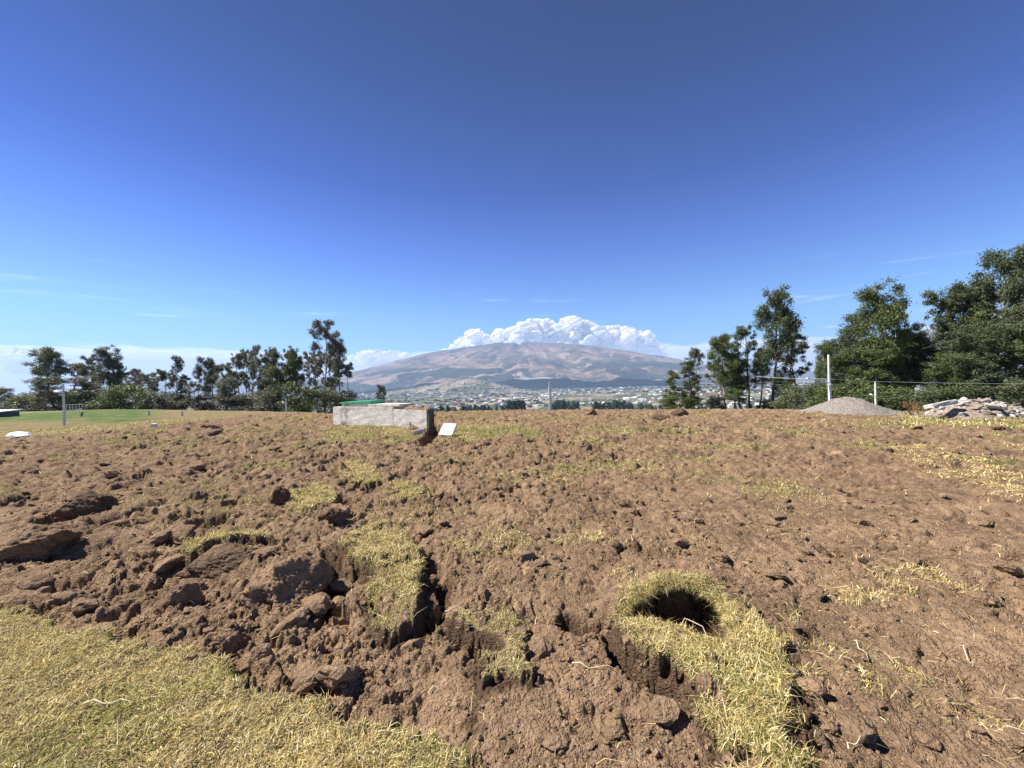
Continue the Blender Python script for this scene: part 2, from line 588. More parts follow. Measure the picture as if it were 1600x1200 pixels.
def soil_color(t, vec):
    a = t.noise(vec, 1.3, 7, 0.68)
    b = t.noise(vec, 11.0, 5, 0.65)
    c = t.noise(vec, 70.0, 3, 0.6)
    c0 = t.ramp(a, [(0.28, (0.135, 0.088, 0.056)), (0.46, (0.240, 0.162, 0.103)), (0.58, (0.290, 0.197, 0.125)), (0.75, (0.385, 0.268, 0.172))])
    c1 = t.mix(t.mrange(b, 0.35, 0.7), (0.60, 0.57, 0.54), (1.15, 1.13, 1.11))
    c2 = t.mix(0.8, c0, c1, 'MULTIPLY')
    c3 = t.mix(t.mrange(c, 0.58, 0.72), c2, (0.38, 0.28, 0.19))
    return t.mix(t.mrange(c, 0.40, 0.28), c3, (0.09, 0.055, 0.036)), b, c


def mat_field():
    m, t = new_mat('turned_field')
    b = principled(t, 0.95, 0.12)
    geo = t.n('ShaderNodeNewGeometry')
    pos = geo.outputs['Position']
    sc_, nb, nc = soil_color(t, pos)
    at_ = lambda n: t.n('ShaderNodeAttribute', attribute_name=n).outputs['Fac']
    moist_shade, grass, green = at_('moist_shade'), at_('grass'), at_('green')
    so_ = t.mix(t.math('MULTIPLY', moist_shade, 0.8), sc_, (0.065, 0.040, 0.026))  # moist soil plus shade painted into sod edges, gullies and hollow
    gn = t.noise(pos, 9.0, 4, 0.65)
    gn2 = t.noise(pos, 1.1, 4, 0.6)
    fine = t.noise(t.mapping(pos, (1, 1, 1)), 120.0, 3, 0.7)
    straw = t.ramp(gn, [(0.3, (0.20, 0.155, 0.075)), (0.5, (0.34, 0.27, 0.125)), (0.72, (0.46, 0.38, 0.20))])
    straw = t.mix(t.mrange(gn2, 0.48, 0.70), straw, (0.19, 0.18, 0.065))
    straw = t.mix(t.mrange(fine, 0.58, 0.40), straw, (0.085, 0.058, 0.030))
    straw = t.mix(t.mrange(t.noise(pos, 17.0, 4, 0.7), 0.55, 0.63), straw, (0.15, 0.10, 0.062))
    fol = t.ramp(t.noise(pos, 0.9, 5, 0.7), [(0.3, (0.036, 0.070, 0.018)), (0.5, (0.080, 0.125, 0.032)), (0.68, (0.19, 0.18, 0.065))])
    gcol = t.mix(green, straw, fol)
    thr = t.noise(pos, 26.0, 4, 0.7)
    msk = t.math('MULTIPLY_ADD', thr, 1.2, t.math('SUBTRACT', t.math('MULTIPLY', grass, 1.5), 1.25))
    msk = t.mrange(msk, -0.08, 0.12)
    t.l(t.mix(msk, so_, gcol), b.inputs['Base Color'])
    v = t.n('ShaderNodeTexVoronoi', feature='DISTANCE_TO_EDGE')
    v.inputs['Scale'].default_value = 34.0
    wn = t.n('ShaderNodeVectorMath', operation='ADD')
    t.l(pos, wn.inputs[0])
    sc2 = t.n('ShaderNodeVectorMath', operation='SCALE')
    sc2.inputs['Scale'].default_value = 0.05
    nz = t.n('ShaderNodeTexNoise')
    nz.inputs['Scale'].default_value = 12
    t.l(pos, nz.inputs['Vector'])
    t.l(nz.outputs['Color'], sc2.inputs[0])
    t.l(sc2.outputs[0], wn.inputs[1])
    t.l(wn.outputs[0], v.inputs['Vector'])
    crk = t.mrange(v.outputs[0], 0.0, 0.12)
    h = t.math('ADD', t.math('MULTIPLY', crk, 0.16), t.math('ADD', t.math('MULTIPLY', nb, 0.8), t.math('MULTIPLY', nc, 0.5)))
    h = t.math('ADD', h, t.math('MULTIPLY', fine, 0.30))
    v2 = t.n('ShaderNodeTexVoronoi')
    v2.inputs['Scale'].default_value = 55.0
    v2.inputs['Detail'].default_value = 2.0
    t.l(wn.outputs[0], v2.inputs['Vector'])
    h = t.math('ADD', h, t.math('MULTIPLY', t.math('SUBTRACT', 1.0, v2.outputs['Distance']), 0.55))
    bump(t, b, h, 1.0, 0.022)
    return m


def mat_soil(name='clod_soil', dark=0.0):
    m, t = new_mat(name)
    b = principled(t, 0.95, 0.12)
    geo = t.n('ShaderNodeNewGeometry')
    col, nb, nc = soil_color(t, geo.outputs['Position'])
    if dark:
        col = t.mix(dark, col, (0.055, 0.034, 0.022))
    t.l(col, b.inputs['Base Color'])
    h = t.math('ADD', t.math('MULTIPLY', nb, 1.0), t.math('MULTIPLY', nc, 0.5))
    fine = t.noise(geo.outputs['Position'], 130.0, 3, 0.7)
    v2 = t.n('ShaderNodeTexVoronoi')
    v2.inputs['Scale'].default_value = 45.0
    v2.inputs['Detail'].default_value = 2.0
    t.l(geo.outputs['Position'], v2.inputs['Vector'])
    h = t.math('ADD', h, t.math('ADD', t.math('MULTIPLY', fine, 0.4), t.math('MULTIPLY', t.math('SUBTRACT', 1.0, v2.outputs['Distance']), 0.5)))
    bump(t, b, h, 1.0, 0.022)
    return m


def mat_blade():
    m, t = new_mat('grass_blades')
    col = t.n('ShaderNodeAttribute', attribute_name='col').outputs['Color']
    d = t.n('ShaderNodeBsdfDiffuse')
    tr = t.n('ShaderNodeBsdfTranslucent')
    t.l(col, d.inputs[0])
    t.l(col, tr.inputs[0])
    mx = t.n('ShaderNodeMixShader', i_0=0.3)
    t.l(d.outputs[0], mx.inputs[1])
    t.l(tr.outputs[0], mx.inputs[2])
    o = t.n('ShaderNodeOutputMaterial')
    t.l(mx.outputs[0], o.inputs[0])
    return m


def mat_leaf(name, base, var):
    m, t = new_mat(name)
    col = t.n('ShaderNodeAttribute', attribute_name='shade').outputs['Fac']
    oi = t.n('ShaderNodeObjectInfo').outputs['Random']
    c = t.mix(col, base, var)
    c = t.mix(t.math('MULTIPLY', oi, 0.45), c, tuple(0.55 * v for v in base))
    b = t.n('ShaderNodeBsdfPrincipled')
    b.inputs['Roughness'].default_value = 0.55
    b.inputs['Specular IOR Level'].default_value = 0.35
    t.l(c, b.inputs['Base Color'])
    tr = t.n('ShaderNodeBsdfTranslucent')
    t.l(c, tr.inputs[0])
    mx = t.n('ShaderNodeMixShader', i_0=0.22)
    t.l(b.outputs[0], mx.inputs[1])
    t.l(tr.outputs[0], mx.inputs[2])
    o = t.n('ShaderNodeOutputMaterial')
    t.l(mx.outputs[0], o.inputs[0])
    return m


def mat_noise(name, c1, c2, scale=3.0, rough=0.9, bmp=0.0, dist=0.02, coord='Object', detail=5, spec=0.2, lo=0.35, hi=0.65):
    m, t = new_mat(name)
    b = principled(t, rough, spec)
    v = t.n('ShaderNodeTexCoord').outputs[coord]
    n = t.noise(v, scale, detail, 0.65)
    t.l(t.mix(t.mrange(n, lo, hi), c1, c2), b.inputs['Base Color'])
    if bmp:
        n2 = t.noise(v, scale * 5, 4, 0.6)
        bump(t, b, n2, bmp, dist)
    return m


M_FIELD = mat_field()
M_SOIL = mat_soil()
M_DARKSOIL = mat_soil('moist_soil', 0.45)
M_BLADE = mat_blade()
M_LEAF = mat_leaf('eucalyptus_leaves', (0.100, 0.120, 0.060), (0.26, 0.27, 0.15))
M_LEAF2 = mat_leaf('green_leaves', (0.068, 0.100, 0.028), (0.165, 0.195, 0.062))
M_LEAFG = mat_leaf('grey_leaves', (0.130, 0.130, 0.088), (0.29, 0.275, 0.19))
M_LEAFFAR = mat_leaf('far_leaves', (0.030, 0.048, 0.030), (0.060, 0.080, 0.042))
M_BARK = mat_noise('pale_bark', (0.20, 0.17, 0.13), (0.38, 0.34, 0.28), 5, 0.9, 0.3, 0.02)
M_BARKD = mat_noise('dark_bark', (0.07, 0.06, 0.05), (0.15, 0.125, 0.10), 5, 0.9, 0.3, 0.02)
M_POST = mat_noise('weathered_white_concrete', (0.50, 0.49, 0.46), (0.72, 0.71, 0.68), 4, 0.85, 0.2, 0.005)
M_METAL = mat_noise('galvanised_metal', (0.30, 0.31, 0.32), (0.45, 0.46, 0.47), 8, 0.5, 0, spec=0.5)
M_WIRE = mat_noise('wire_metal', (0.40, 0.41, 0.42), (0.55, 0.55, 0.56), 8, 0.4, 0, spec=0.5)
M_LAMP = mat_noise('white_lamp_plastic', (0.70, 0.70, 0.70), (0.8, 0.8, 0.8), 8, 0.4, 0, spec=0.5)

# ------------------------------------------------------------------ ground: one sheet to the horizon
def polar(a0, a1, na, r):
    th = np.linspace(a0, a1, na)
    T, RR = np.meshgrid(th, r)
    X = RR * np.sin(T); Y = RR * np.cos(T)
    nr = len(r)
    idx = np.arange(nr * na).reshape(nr, na)
    F = np.stack([idx[:-1, :-1], idx[:-1, 1:], idx[1:, 1:], idx[1:, :-1]], -1).reshape(-1, 4)
    return X, Y, F


def mat_ground():
    m, t = new_mat('valley_floor')
    b = principled(t, 0.95, 0.1)
    pos = t.n('ShaderNodeNewGeometry').outputs['Position']
    flat = t.mapping(pos, (1, 1, 0))
    # field patchwork
    v = t.n('ShaderNodeTexVoronoi')
    v.distance = 'CHEBYCHEV'
    v.inputs['Scale'].default_value = 0.0072
    t.l(t.mapping(flat, (1, 0.55, 0), rot=(0, 0, 0.35)), v.inputs['Vector'])
    sepc = t.n('ShaderNodeSeparateColor')
    t.l(v.outputs['Color'], sepc.inputs[0])
    pat = t.ramp(sepc.outputs[0], [(0.0, (0.065, 0.080, 0.035)), (0.18, (0.11, 0.115, 0.055)), (0.32, (0.22, 0.175, 0.13)),
                                   (0.55, (0.32, 0.25, 0.20)), (0.75, (0.14, 0.13, 0.075)), (0.88, (0.38, 0.32, 0.26))], 'CONSTANT')
    n = t.noise(flat, 0.004, 6, 0.65)
    n2 = t.noise(flat, 0.03, 5, 0.7)
    base = t.mix(t.mrange(n2, 0.42, 0.60), pat, (0.055, 0.07, 0.035))
    base = t.mix(t.mrange(n, 0.55, 0.62), base, (0.045, 0.062, 0.030))
    # grass on the home slope
    sy = t.n('ShaderNodeSeparateXYZ')
    t.l(pos, sy.inputs[0])
    nearg = t.mrange(sy.outputs[1], 400, 160)
    gn = t.noise(flat, 0.35, 5, 0.7)
    gcol = t.ramp(gn, [(0.3, (0.06, 0.085, 0.03)), (0.55, (0.15, 0.15, 0.06)), (0.75, (0.28, 0.23, 0.11))])
    t.l(t.mix(nearg, base, gcol), b.inputs['Base Color'])
    return m


rr = np.concatenate([[0.0], np.geomspace(0.8, 60, 60), np.geomspace(63, 16400, 230)])
X, Y, F = polar(-math.pi, math.pi, 721, rr)
Z = zbase(X, Y)
th = np.abs(np.arctan2(X, Y))
under = (1 - sm(R(58), R(63), th)) * (1 - sm(52, 58, np.hypot(X, Y)))
Z = Z - 0.5 * under
V = np.stack([X, Y, Z], -1).reshape(-1, 3)
me = np_mesh('ground', V, F, True)
tag(link('ground', me, mat_ground()), 'valley floor of patchwork fields reaching to the foot of the mountain', kind='structure')

# the turned field itself, fine enough for every clod
NR, NA = 1000, 900
r = np.geomspace(1.25, 60.0, NR)
X, Y, F = polar(R(-64), R(64), NA, r)
Z, GR, MO, GN, TU, LA = field(X, Y)
me = np_mesh('ploughed_field', np.stack([X, Y, Z], -1).reshape(-1, 3), F, True)
vattr(me, 'grass', GR); vattr(me, 'moist_shade', MO); vattr(me, 'green', GN)
tag(link('ploughed_field', me, M_FIELD), 'rough brown field of freshly turned cracked clods with torn strips of dry turf', kind='structure')

# ------------------------------------------------------------------ the mountain
def mountain():
    nx, ny = 620, 230
    xs = np.linspace(-9500, 9500, nx)
    ys = np.linspace(6200, 15900, ny)
    X, Y = np.meshgrid(xs, ys)
    cx, cy = 330.0, 12600.0
    w = 500 * fbm(X / 2600, Y / 2600, 3, 5)
    rho = np.hypot((X - cx) / 1.0, (Y - cy) / 1.03) + w * 0.5
    t = np.clip(rho / 7200, 0, 1)
    h = 1310 * np.cos(t * math.pi / 2) ** 1.30
    # flat-topped: a broken, eroded summit
    top = sm(900, 1150, h)
    h = h - 35 * top * (0.5 + fbm(X / 420, Y / 420, 3, 8))
    ang = np.arctan2(X - cx, Y - cy)
    rid = 1 - np.abs(fbm(ang * 9 + 0.4 * w / 500, rho / 5200, 4, 15)) * 2
    h = h + (rid - 0.4) * 95 * sm(0.02, 0.30, t) * (1 - sm(0.8, 1.0, t))
    h = h + 42 * fbm(X / 330, Y / 330, 5, 19) * (1 - sm(0.85, 1, t)) * sm(0.0, 0.2, t)
    Z = -112 + h + 8 * fbm(X / 900, Y / 900, 3, 77)
    idx = np.arange(nx * ny).reshape(ny, nx)
    F = np.stack([idx[:-1, :-1], idx[:-1, 1:], idx[1:, 1:], idx[1:, :-1]], -1).reshape(-1, 4)
    me = np_mesh('mountain', np.stack([X, Y, Z], -1).reshape(-1, 3), F, True)
    vattr(me, 'high', np.clip(h / 1290, 0, 1))
    m, t_ = new_mat('mountain_slopes')
    b = principled(t_, 0.95, 0.1)
    pos = t_.n('ShaderNodeNewGeometry').outputs['Position']
    hi = t_.n('ShaderNodeAttribute', attribute_name='high').outputs['Fac']
    v = t_.n('ShaderNodeTexVoronoi')
    v.inputs['Scale'].default_value = 0.0042
    t_.l(pos, v.inputs['Vector'])
    sp = t_.n('ShaderNodeSeparateColor')
    t_.l(v.outputs['Color'], sp.inputs[0])
    n1 = t_.noise(pos, 0.0017, 7, 0.68, 0.8)
    n2 = t_.noise(pos, 0.0065, 5, 0.7)
    n3 = t_.noise(t_.mapping(pos, (1, 1, 1), (900, 300, 0)), 0.0009, 4, 0.5, 0.5)
    n4 = t_.noise(pos, 0.022, 4, 0.7)
    dry = t_.ramp(sp.outputs[0], [(0.0, (0.20, 0.14, 0.105)), (0.3, (0.28, 0.205, 0.15)), (0.6, (0.35, 0.265, 0.20)), (1.0, (0.15, 0.135, 0.085))])
    scrub = t_.mix(t_.mrange(n2, 0.40, 0.62), (0.055, 0.060, 0.040), (0.13, 0.11, 0.075))
    c = t_.mix(t_.mrange(n1, 0.455, 0.52), scrub, dry)
    c = t_.mix(t_.mrange(n4, 0.54, 0.66), c, (0.07, 0.07, 0.045))
    # plantation forest low on the near slope
    low = t_.math('MULTIPLY', t_.mrange(hi, 0.02, 0.06), t_.mrange(hi, 0.46, 0.34))
    fo = t_.math('MULTIPLY', t_.mrange(n3, 0.50, 0.512), low)
    c = t_.mix(fo, c, (0.035, 0.045, 0.036))
    # moorland cap
    c = t_.mix(t_.math('MULTIPLY', t_.mrange(hi, 0.62, 0.85), 0.75), c, (0.085, 0.075, 0.055))
    # pale specks of houses and greenhouses on the skirts
    vv = t_.n('ShaderNodeTexVoronoi')
    vv.inputs['Scale'].default_value = 0.012
    t_.l(pos, vv.inputs['Vector'])
    spk = t_.math('MULTIPLY', t_.mrange(vv.outputs['Distance'], 0.22, 0.16), t_.mrange(hi, 0.30, 0.05))
    sp2 = t_.n('ShaderNodeSeparateColor')
    t_.l(vv.outputs['Color'], sp2.inputs[0])
    spk = t_.math('MULTIPLY', spk, t_.mrange(sp2.outputs[0], 0.5, 0.6))
    c = t_.mix(spk, c, (0.60, 0.58, 0.55))
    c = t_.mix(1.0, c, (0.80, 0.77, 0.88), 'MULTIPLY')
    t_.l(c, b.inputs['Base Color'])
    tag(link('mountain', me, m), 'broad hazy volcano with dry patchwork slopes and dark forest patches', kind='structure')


mountain()


def far_range():
    # a much fainter range behind, on the right
    nx = 300
    xs = np.linspace(-15500, 15800, nx)
    prof = 260 + 330 * np.exp(-((xs - 7600) / 2400) ** 2) + 300 * np.exp(-((xs + 13000) / 4200) ** 2) + 90 * fbm(xs / 1500, xs * 0, 4, 33)
    ys = np.linspace(13800, 15900, 14)
    X, Y = np.meshgrid(xs, ys)
    k = np.sin(np.clip((Y - 13800) / 2100, 0, 1) * math.pi)
    Z = -115 + prof[None, :] * k ** 0.8 + 50 * k * fbm(X / 500, Y / 500, 3, 35)
    idx = np.arange(X.size).reshape(X.shape)
    F = np.stack([idx[:-1, :-1], idx[:-1, 1:], idx[1:, 1:], idx[1:, :-1]], -1).reshape(-1, 4)
    me = np_mesh('hills', np.stack([X, Y, Z], -1).reshape(-1, 3), F, True)
    tag(link('hills', me, mat_noise('far_hill_slopes', (0.07, 0.075, 0.055), (0.16, 0.13, 0.10), 0.002, coord='Generated')), 'faint range of hills behind the volcano', kind='structure')


far_range()

# ------------------------------------------------------------------ haze and clouds
def box_mesh(name, x0, x1, y0, y1, z0, z1):
    V = np.array([(x, y, z) for x in (x0, x1) for y in (y0, y1) for z in (z0, z1)], float)
    F = np.array([(0, 1, 3, 2), (4, 6, 7, 5), (0, 4, 5, 1), (2, 3, 7, 6), (0, 2, 6, 4), (1, 5, 7, 3)])
    return np_mesh(name, V, F)


hzm = bpy.data.materials.new('haze_air')
hzm.use_nodes = True
t = NT(hzm.node_tree)
pv = t.n('ShaderNodeVolumePrincipled')
pv.inputs['Color'].default_value = (0.47, 0.67, 1.0, 1)
pv.inputs['Density'].default_value = 7.0e-5
pv.inputs['Anisotropy'].default_value = 0.1
oo = t.n('ShaderNodeOutputMaterial')
t.l(pv.outputs[0], oo.inputs['Volume'])
hb = link('haze', box_mesh('haze', -16900, 16900, -16900, 16900, -170, 1320), hzm)
tag(hb, 'thin blue haze over the valley', kind='stuff')


def ico(sub):
    bm = bmesh.new()
    bmesh.ops.create_icosphere(bm, subdivisions=sub, radius=1)
    V = np.array([v.co[:] for v in bm.verts])
    F = np.array([[v.index for v in f.verts] for f in bm.faces])
    bm.free()
    return V, F


ICO = {k: ico(k) for k in (1, 2, 3, 4)}


def n3(V, s, seed):
    return (vnoise(V[:, 0] * s + V[:, 2] * s * 0.7, V[:, 1] * s + 3, seed) + vnoise(V[:, 1] * s + 11, V[:, 2] * s - V[:, 0] * s * 0.6, seed + 1)
            + vnoise(V[:, 2] * s - 5, V[:, 0] * s + 7, seed + 2)) / 2.0


def clouds():
    m, t = new_mat('cumulus')
    d = t.n('ShaderNodeBsdfDiffuse', i_0=(0.98, 0.98, 0.98, 1))
    tr = t.n('ShaderNodeBsdfTranslucent', i_0=(0.93, 0.93, 0.95, 1))
    mx = t.n('ShaderNodeMixShader', i_0=0.42)
    t.l(d.outputs[0], mx.inputs[1]); t.l(tr.outputs[0], mx.inputs[2])
    # thins out towards its base and at ragged edges
    pos = t.n('ShaderNodeNewGeometry')
    s = t.n('ShaderNodeSeparateXYZ')
    t.l(pos.outputs['Position'], s.inputs[0])
    n = t.noise(pos.outputs['Position'], 0.0011, 5, 0.6)
    f = t.math('MULTIPLY_ADD', n, 900.0, s.outputs[2])
    a = t.mrange(f, 1500, 3300)
    lw = t.n('ShaderNodeLayerWeight', i_0=0.5)
    edge = t.mrange(lw.outputs['Facing'], 0.88, 0.25)
    a = t.math('MULTIPLY', a, edge)
    tp = t.n('ShaderNodeBsdfTransparent')
    mf = t.n('ShaderNodeMixShader')
    t.l(a, mf.inputs[0]); t.l(tp.outputs[0], mf.inputs[1]); t.l(mx.outputs[0], mf.inputs[2])
    o = t.n('ShaderNodeOutputMaterial')
    t.l(mf.outputs[0], o.inputs[0])

    def heap(outline, Y, seed, name, label):
        """cumulus heaps whose tops follow the outline seen over the mountain"""
        rg = np.random.default_rng(seed)
        px = np.array([p[0] for p in outline], float)
        py = np.array([p[1] for p in outline], float)
        Vs, Fs, off = [], [], 0
        x = px[0]
        V0, F0 = ICO[3]
        while x < px[-1]:
            top = np.interp(x, px, py)
            rad = rg.uniform(3.0, 8.5)
            yy = top + rad
            while yy < 590:
                dd = rg.uniform(-1500, 1500)
                p = at(x + rg.uniform(-5, 5), yy, Y + dd)
                rw = rad * Y / FPX * rg.uniform(0.85, 1.2)
                V = V0 * rw * np.array([1.15, 1.1, rg.uniform(0.75, 0.95)])
                nrm = V0
                dsp = 0.32 * n3(V0 * 1.0, 1.8, seed + off % 97) + 0.20 * n3(V0, 4.5, seed + off % 89) + 0.10 * n3(V0, 10, seed + off % 71)
                V = V * (1 + dsp)[:, None]
                Vs.append(V + np.array(p)); Fs.append(F0 + off); off += len(V)
                yy += rad * rg.uniform(0.8, 1.2)
                rad = rg.uniform(5, 12)
            x += rg.uniform(3.5, 7)
        me = np_mesh(name, np.concatenate(Vs), np.concatenate(Fs), True)
        tag(link(name, me, m), label, kind='structure')

    heap([(690, 552), (712, 534), (728, 524), (745, 512), (758, 521), (775, 519), (792, 513), (806, 508), (822, 503), (840, 498), (858, 499),
          (872, 506), (888, 494), (904, 496), (915, 500), (928, 508), (945, 510), (960, 507), (975, 509), (992, 512), (1008, 518), (1022, 534), (1040, 545)],
         24000, 3, 'cloud', 'heaped white cumulus cloud rising behind the volcano')
    heap([(1245, 562), (1265, 545), (1280, 541), (1295, 556)], 24000, 8, 'cloud', 'small white cumulus low between the right hand trees')
    heap([(5, 556), (20, 549), (40, 547), (58, 551), (66, 556)], 24000, 12, 'cloud', 'small white cumulus low at the far left')
    heap([(545, 560), (560, 548), (590, 546), (630, 549), (660, 556)], 25500, 15, 'cloud', 'long flat white cloud left of the volcano')


clouds()

# ------------------------------------------------------------------ valley: town, greenhouses, woods
def gable(w, l, h, rh):
    V = np.array([(-w, -l, 0), (w, -l, 0), (w, l, 0), (-w, l, 0), (-w, -l, h), (w, -l, h), (w, l, h), (-w, l, h), (0, -l, h + rh), (0, l, h + rh)], float) * np.array([.5, .5, 1])
    F4 = np.array([(0, 1, 5, 4), (1, 2, 6, 5), (2, 3, 7, 6), (3, 0, 4, 7), (4, 5, 6, 7)])
    R4 = np.array([(4, 8, 9, 7), (5, 6, 9, 8)])
    T3 = np.array([(4, 5, 8), (6, 7, 9)])
    return V, F4[:4], R4, T3


def flat_mat(name, c, rough=0.8):
    return mat_noise(name, c, tuple(v * 0.85 for v in c), 0.3, rough, coord='Object')


WALLS = [flat_mat('white_wall', (0.62, 0.60, 0.57)), flat_mat('cream_wall', (0.52, 0.47, 0.39)), flat_mat('brick_wall', (0.34, 0.20, 0.14)), flat_mat('grey_wall', (0.40, 0.39, 0.38))]
ROOFS = [flat_mat('pale_roof', (0.60, 0.60, 0.60)), flat_mat('grey_roof', (0.30, 0.30, 0.31)), flat_mat('tile_roof', (0.40, 0.17, 0.11)), flat_mat('white_roof', (0.68, 0.68, 0.67))]
protos = []
for k in range(6):
    w, l, h = [(10, 14, 5), (12, 12, 6), (9, 18, 4), (14, 20, 8), (8, 10, 6), (16, 26, 7)][k]
    V, A, B, T = gable(w, l, h, [2.0, 1.0, 1.5, 2.5, 0.6, 2.2][k])
    me = np_mesh('house', V, [A, B, T], False, [0] * 4 + [1] * 2 + [0] * 2)
    me.materials.append(WALLS[[0, 1, 0, 3, 2, 0][k]])
    me.materials.append(ROOFS[[0, 2, 1, 3, 0, 3][k]])
    protos.append(me)


def town():
    rg = random.Random(5)
    n = 0
    # (px range, py range, how many): individual houses where they show largest
    zones = [((955, 1035), (612, 634), 46), ((1085, 1175), (612, 638), 60), ((800, 870), (612, 626), 50), ((700, 800), (622, 636), 20),
             ((560, 640), (612, 628), 26), ((872, 960), (622, 638), 24), ((1180, 1270), (600, 636), 24)]
    names = {0: 'houses below the green shoulder of the valley', 1: 'houses seen between the eucalyptus trunks on the right', 2: 'houses on the town slope under the volcano',
             3: 'houses along the far dark treeline', 4: 'houses behind the concrete tank', 5: 'houses among the hedges in mid valley', 6: 'houses behind the right hand trees'}
    for zi, ((x0, x1), (y0, y1), cnt) in enumerate(zones):
        for _ in range(cnt):
            px, py = rg.uniform(x0, x1), rg.uniform(y0, y1)
            hzn = horizon(px)
            d = ray(px, py)
            z = -100.0
            for _i in range(25):
                Yv = (z - EYE) / d.z
                Yv = max(600, min(6000, Yv))
                z = float(zbase(d.x * Yv, Yv))
            o = bpy.data.objects.new('house', protos[rg.randrange(6)])
            o.location = (d.x * Yv, Yv, z - 0.3)
            o.rotation_euler = (0, 0, rg.uniform(0, 3.1))
            s = rg.uniform(0.7, 1.2) * (1 + max(0, Yv - 1500) / 5000)
            o.scale = (s, s, s)
            C.objects.link(o)
            lab = {0: 'small far house below the green shoulder of the valley', 1: 'small far house glimpsed between the eucalyptus trunks on the right',
                   2: 'tiny far house on the crowded town slope under the volcano', 3: 'small pale house beside the far dark treeline', 4: 'small far house behind the concrete tank',
                   5: 'small far house among hedges in the middle of the valley', 6: 'small far house behind the tall right hand trees'}[zi]
            tag(o, lab, 'house', names[zi])
            n += 1
    # everything farther reads as one pale crust of buildings
    N = 4200
    u = rng.uniform(-0.75, 1.15, N)
    yv = 1700 + 6300 * rng.random(N) ** 0.8
    cl = fbm(u * yv / 700, yv / 900, 4, 44)
    dens = (cl > -0.05) | (rng.random(N) < 0.12)
    u, yv = u[dens], yv[dens]
    x = u * yv
    z = zbase(x, yv)
    Vs, Fs = [], []
    cube = np.array([(a, b, c) for a in (-.5, .5) for b in (-.5, .5) for c in (0, 1)], float)
    Fc = np.array([(0, 1, 3, 2), (4, 6, 7, 5), (0, 4, 5, 1), (2, 3, 7, 6), (1, 5, 7, 3)])
    k = len(x)
    sz = np.stack([rng.uniform(8, 26, k), rng.uniform(8, 26, k), rng.uniform(4, 9, k)], 1) * (1 + yv / 9000)[:, None]
    big = rng.random(k) < 0.06
    sz[big, 0] *= 4
    an = rng.uniform(0, 3.14, k)
    P = cube[None] * sz[:, None, :]
    ca, sa = np.cos(an)[:, None], np.sin(an)[:, None]
    Q = np.stack([P[..., 0] * ca - P[..., 1] * sa, P[..., 0] * sa + P[..., 1] * ca, P[..., 2]], -1)
    Q += np.stack([x, yv, z - 1], 1)[:, None, :]
    Fall = (Fc[None] + (np.arange(k) * 8)[:, None, None]).reshape(-1, 4)
    me = np_mesh('town', Q.reshape(-1, 3), Fall, False, np.repeat(rng.choice([0, 0, 1, 1, 2, 2, 3], k), 5))
    tag(link('town', me, WALLS[:2] + [ROOFS[1], ROOFS[2]]), 'pale crust of distant buildings spread over the valley floor', kind='stuff')


town()


def greenhouses():
    m = flat_mat('greenhouse_plastic', (0.66, 0.68, 0.70), 0.4)
    spots = [(888, 601.0, 62, 'long white greenhouse at the volcano foot beside the white post'), (1015, 605.5, 90, 'widest pale greenhouse on the valley floor right of the middle'),
             (955, 606.5, 40, 'pale greenhouse between the two long ones'), (660, 609, 22, 'short white greenhouse left of the wooded knoll'), (600, 613, 30, 'white greenhouse far behind the concrete tank')]
    for px, py, wpx, lab in spots:
        d = ray(px, py)
        Yv = 5600.0
        for _ in range(20):
            Yv = min(6600, max(2500, (float(zbase(d.x * Yv, Yv)) - EYE) / d.z))
        w = wpx * Yv / FPX
        root = empty('greenhouse', (d.x * Yv, Yv, float(zbase(d.x * Yv, Yv))))
        tag(root, lab, 'greenhouse')
        nb = max(3, int(w / 60))
        bw = w / nb
        prof = [(0, 0), (0, 6), (bw * 0.25, 9), (bw * 0.5, 10), (bw * 0.75, 9), (bw, 6), (bw, 0)]
        V = np.array([(a, b, c) for b in (-90, 90) for a, c in prof], float)
        Fq = np.array([(i, i + 1, i + 8, i + 7) for i in range(6)])
        Fe = np.array([(6, 5, 4, 3, 2, 1, 0), (7, 8, 9, 10, 11, 12, 13)])
        bay = np_mesh('bay', V, [Fq, Fe])
        for k in range(nb):
            o = link('bay', bay, m, root)
            o.location = (-w / 2 + k * bw, 0, 0)


greenhouses()

# ------------------------------------------------------------------ trees
def tube(path, rad, k=6):
    path = np.asarray(path, float)
    n = len(path)
    tg = np.gradient(path, axis=0)
    tg /= np.linalg.norm(tg, axis=1)[:, None] + 1e-9
    ref = np.array([0.31, 0.77, 0.55])
    a = np.cross(tg, ref); a /= np.linalg.norm(a, axis=1)[:, None] + 1e-9
    b = np.cross(tg, a)
    th = np.arange(k) * 2 * math.pi / k
    V = path[:, None] + np.asarray(rad)[:, None, None] * (np.cos(th)[None, :, None] * a[:, None] + np.sin(th)[None, :, None] * b[:, None])
    F = []
    for i in range(n - 1):
        for j in range(k):
            F.append((i * k + j, i * k + (j + 1) % k, (i + 1) * k + (j + 1) % k, (i + 1) * k + j))
    return V.reshape(-1, 3), np.array(F)


def join(parts):
    Vs, Fs, o = [], [], 0
    for V, F in parts:
        Vs.append(V); Fs.append(F + o); o += len(V)
    return np.concatenate(Vs), np.concatenate(Fs)


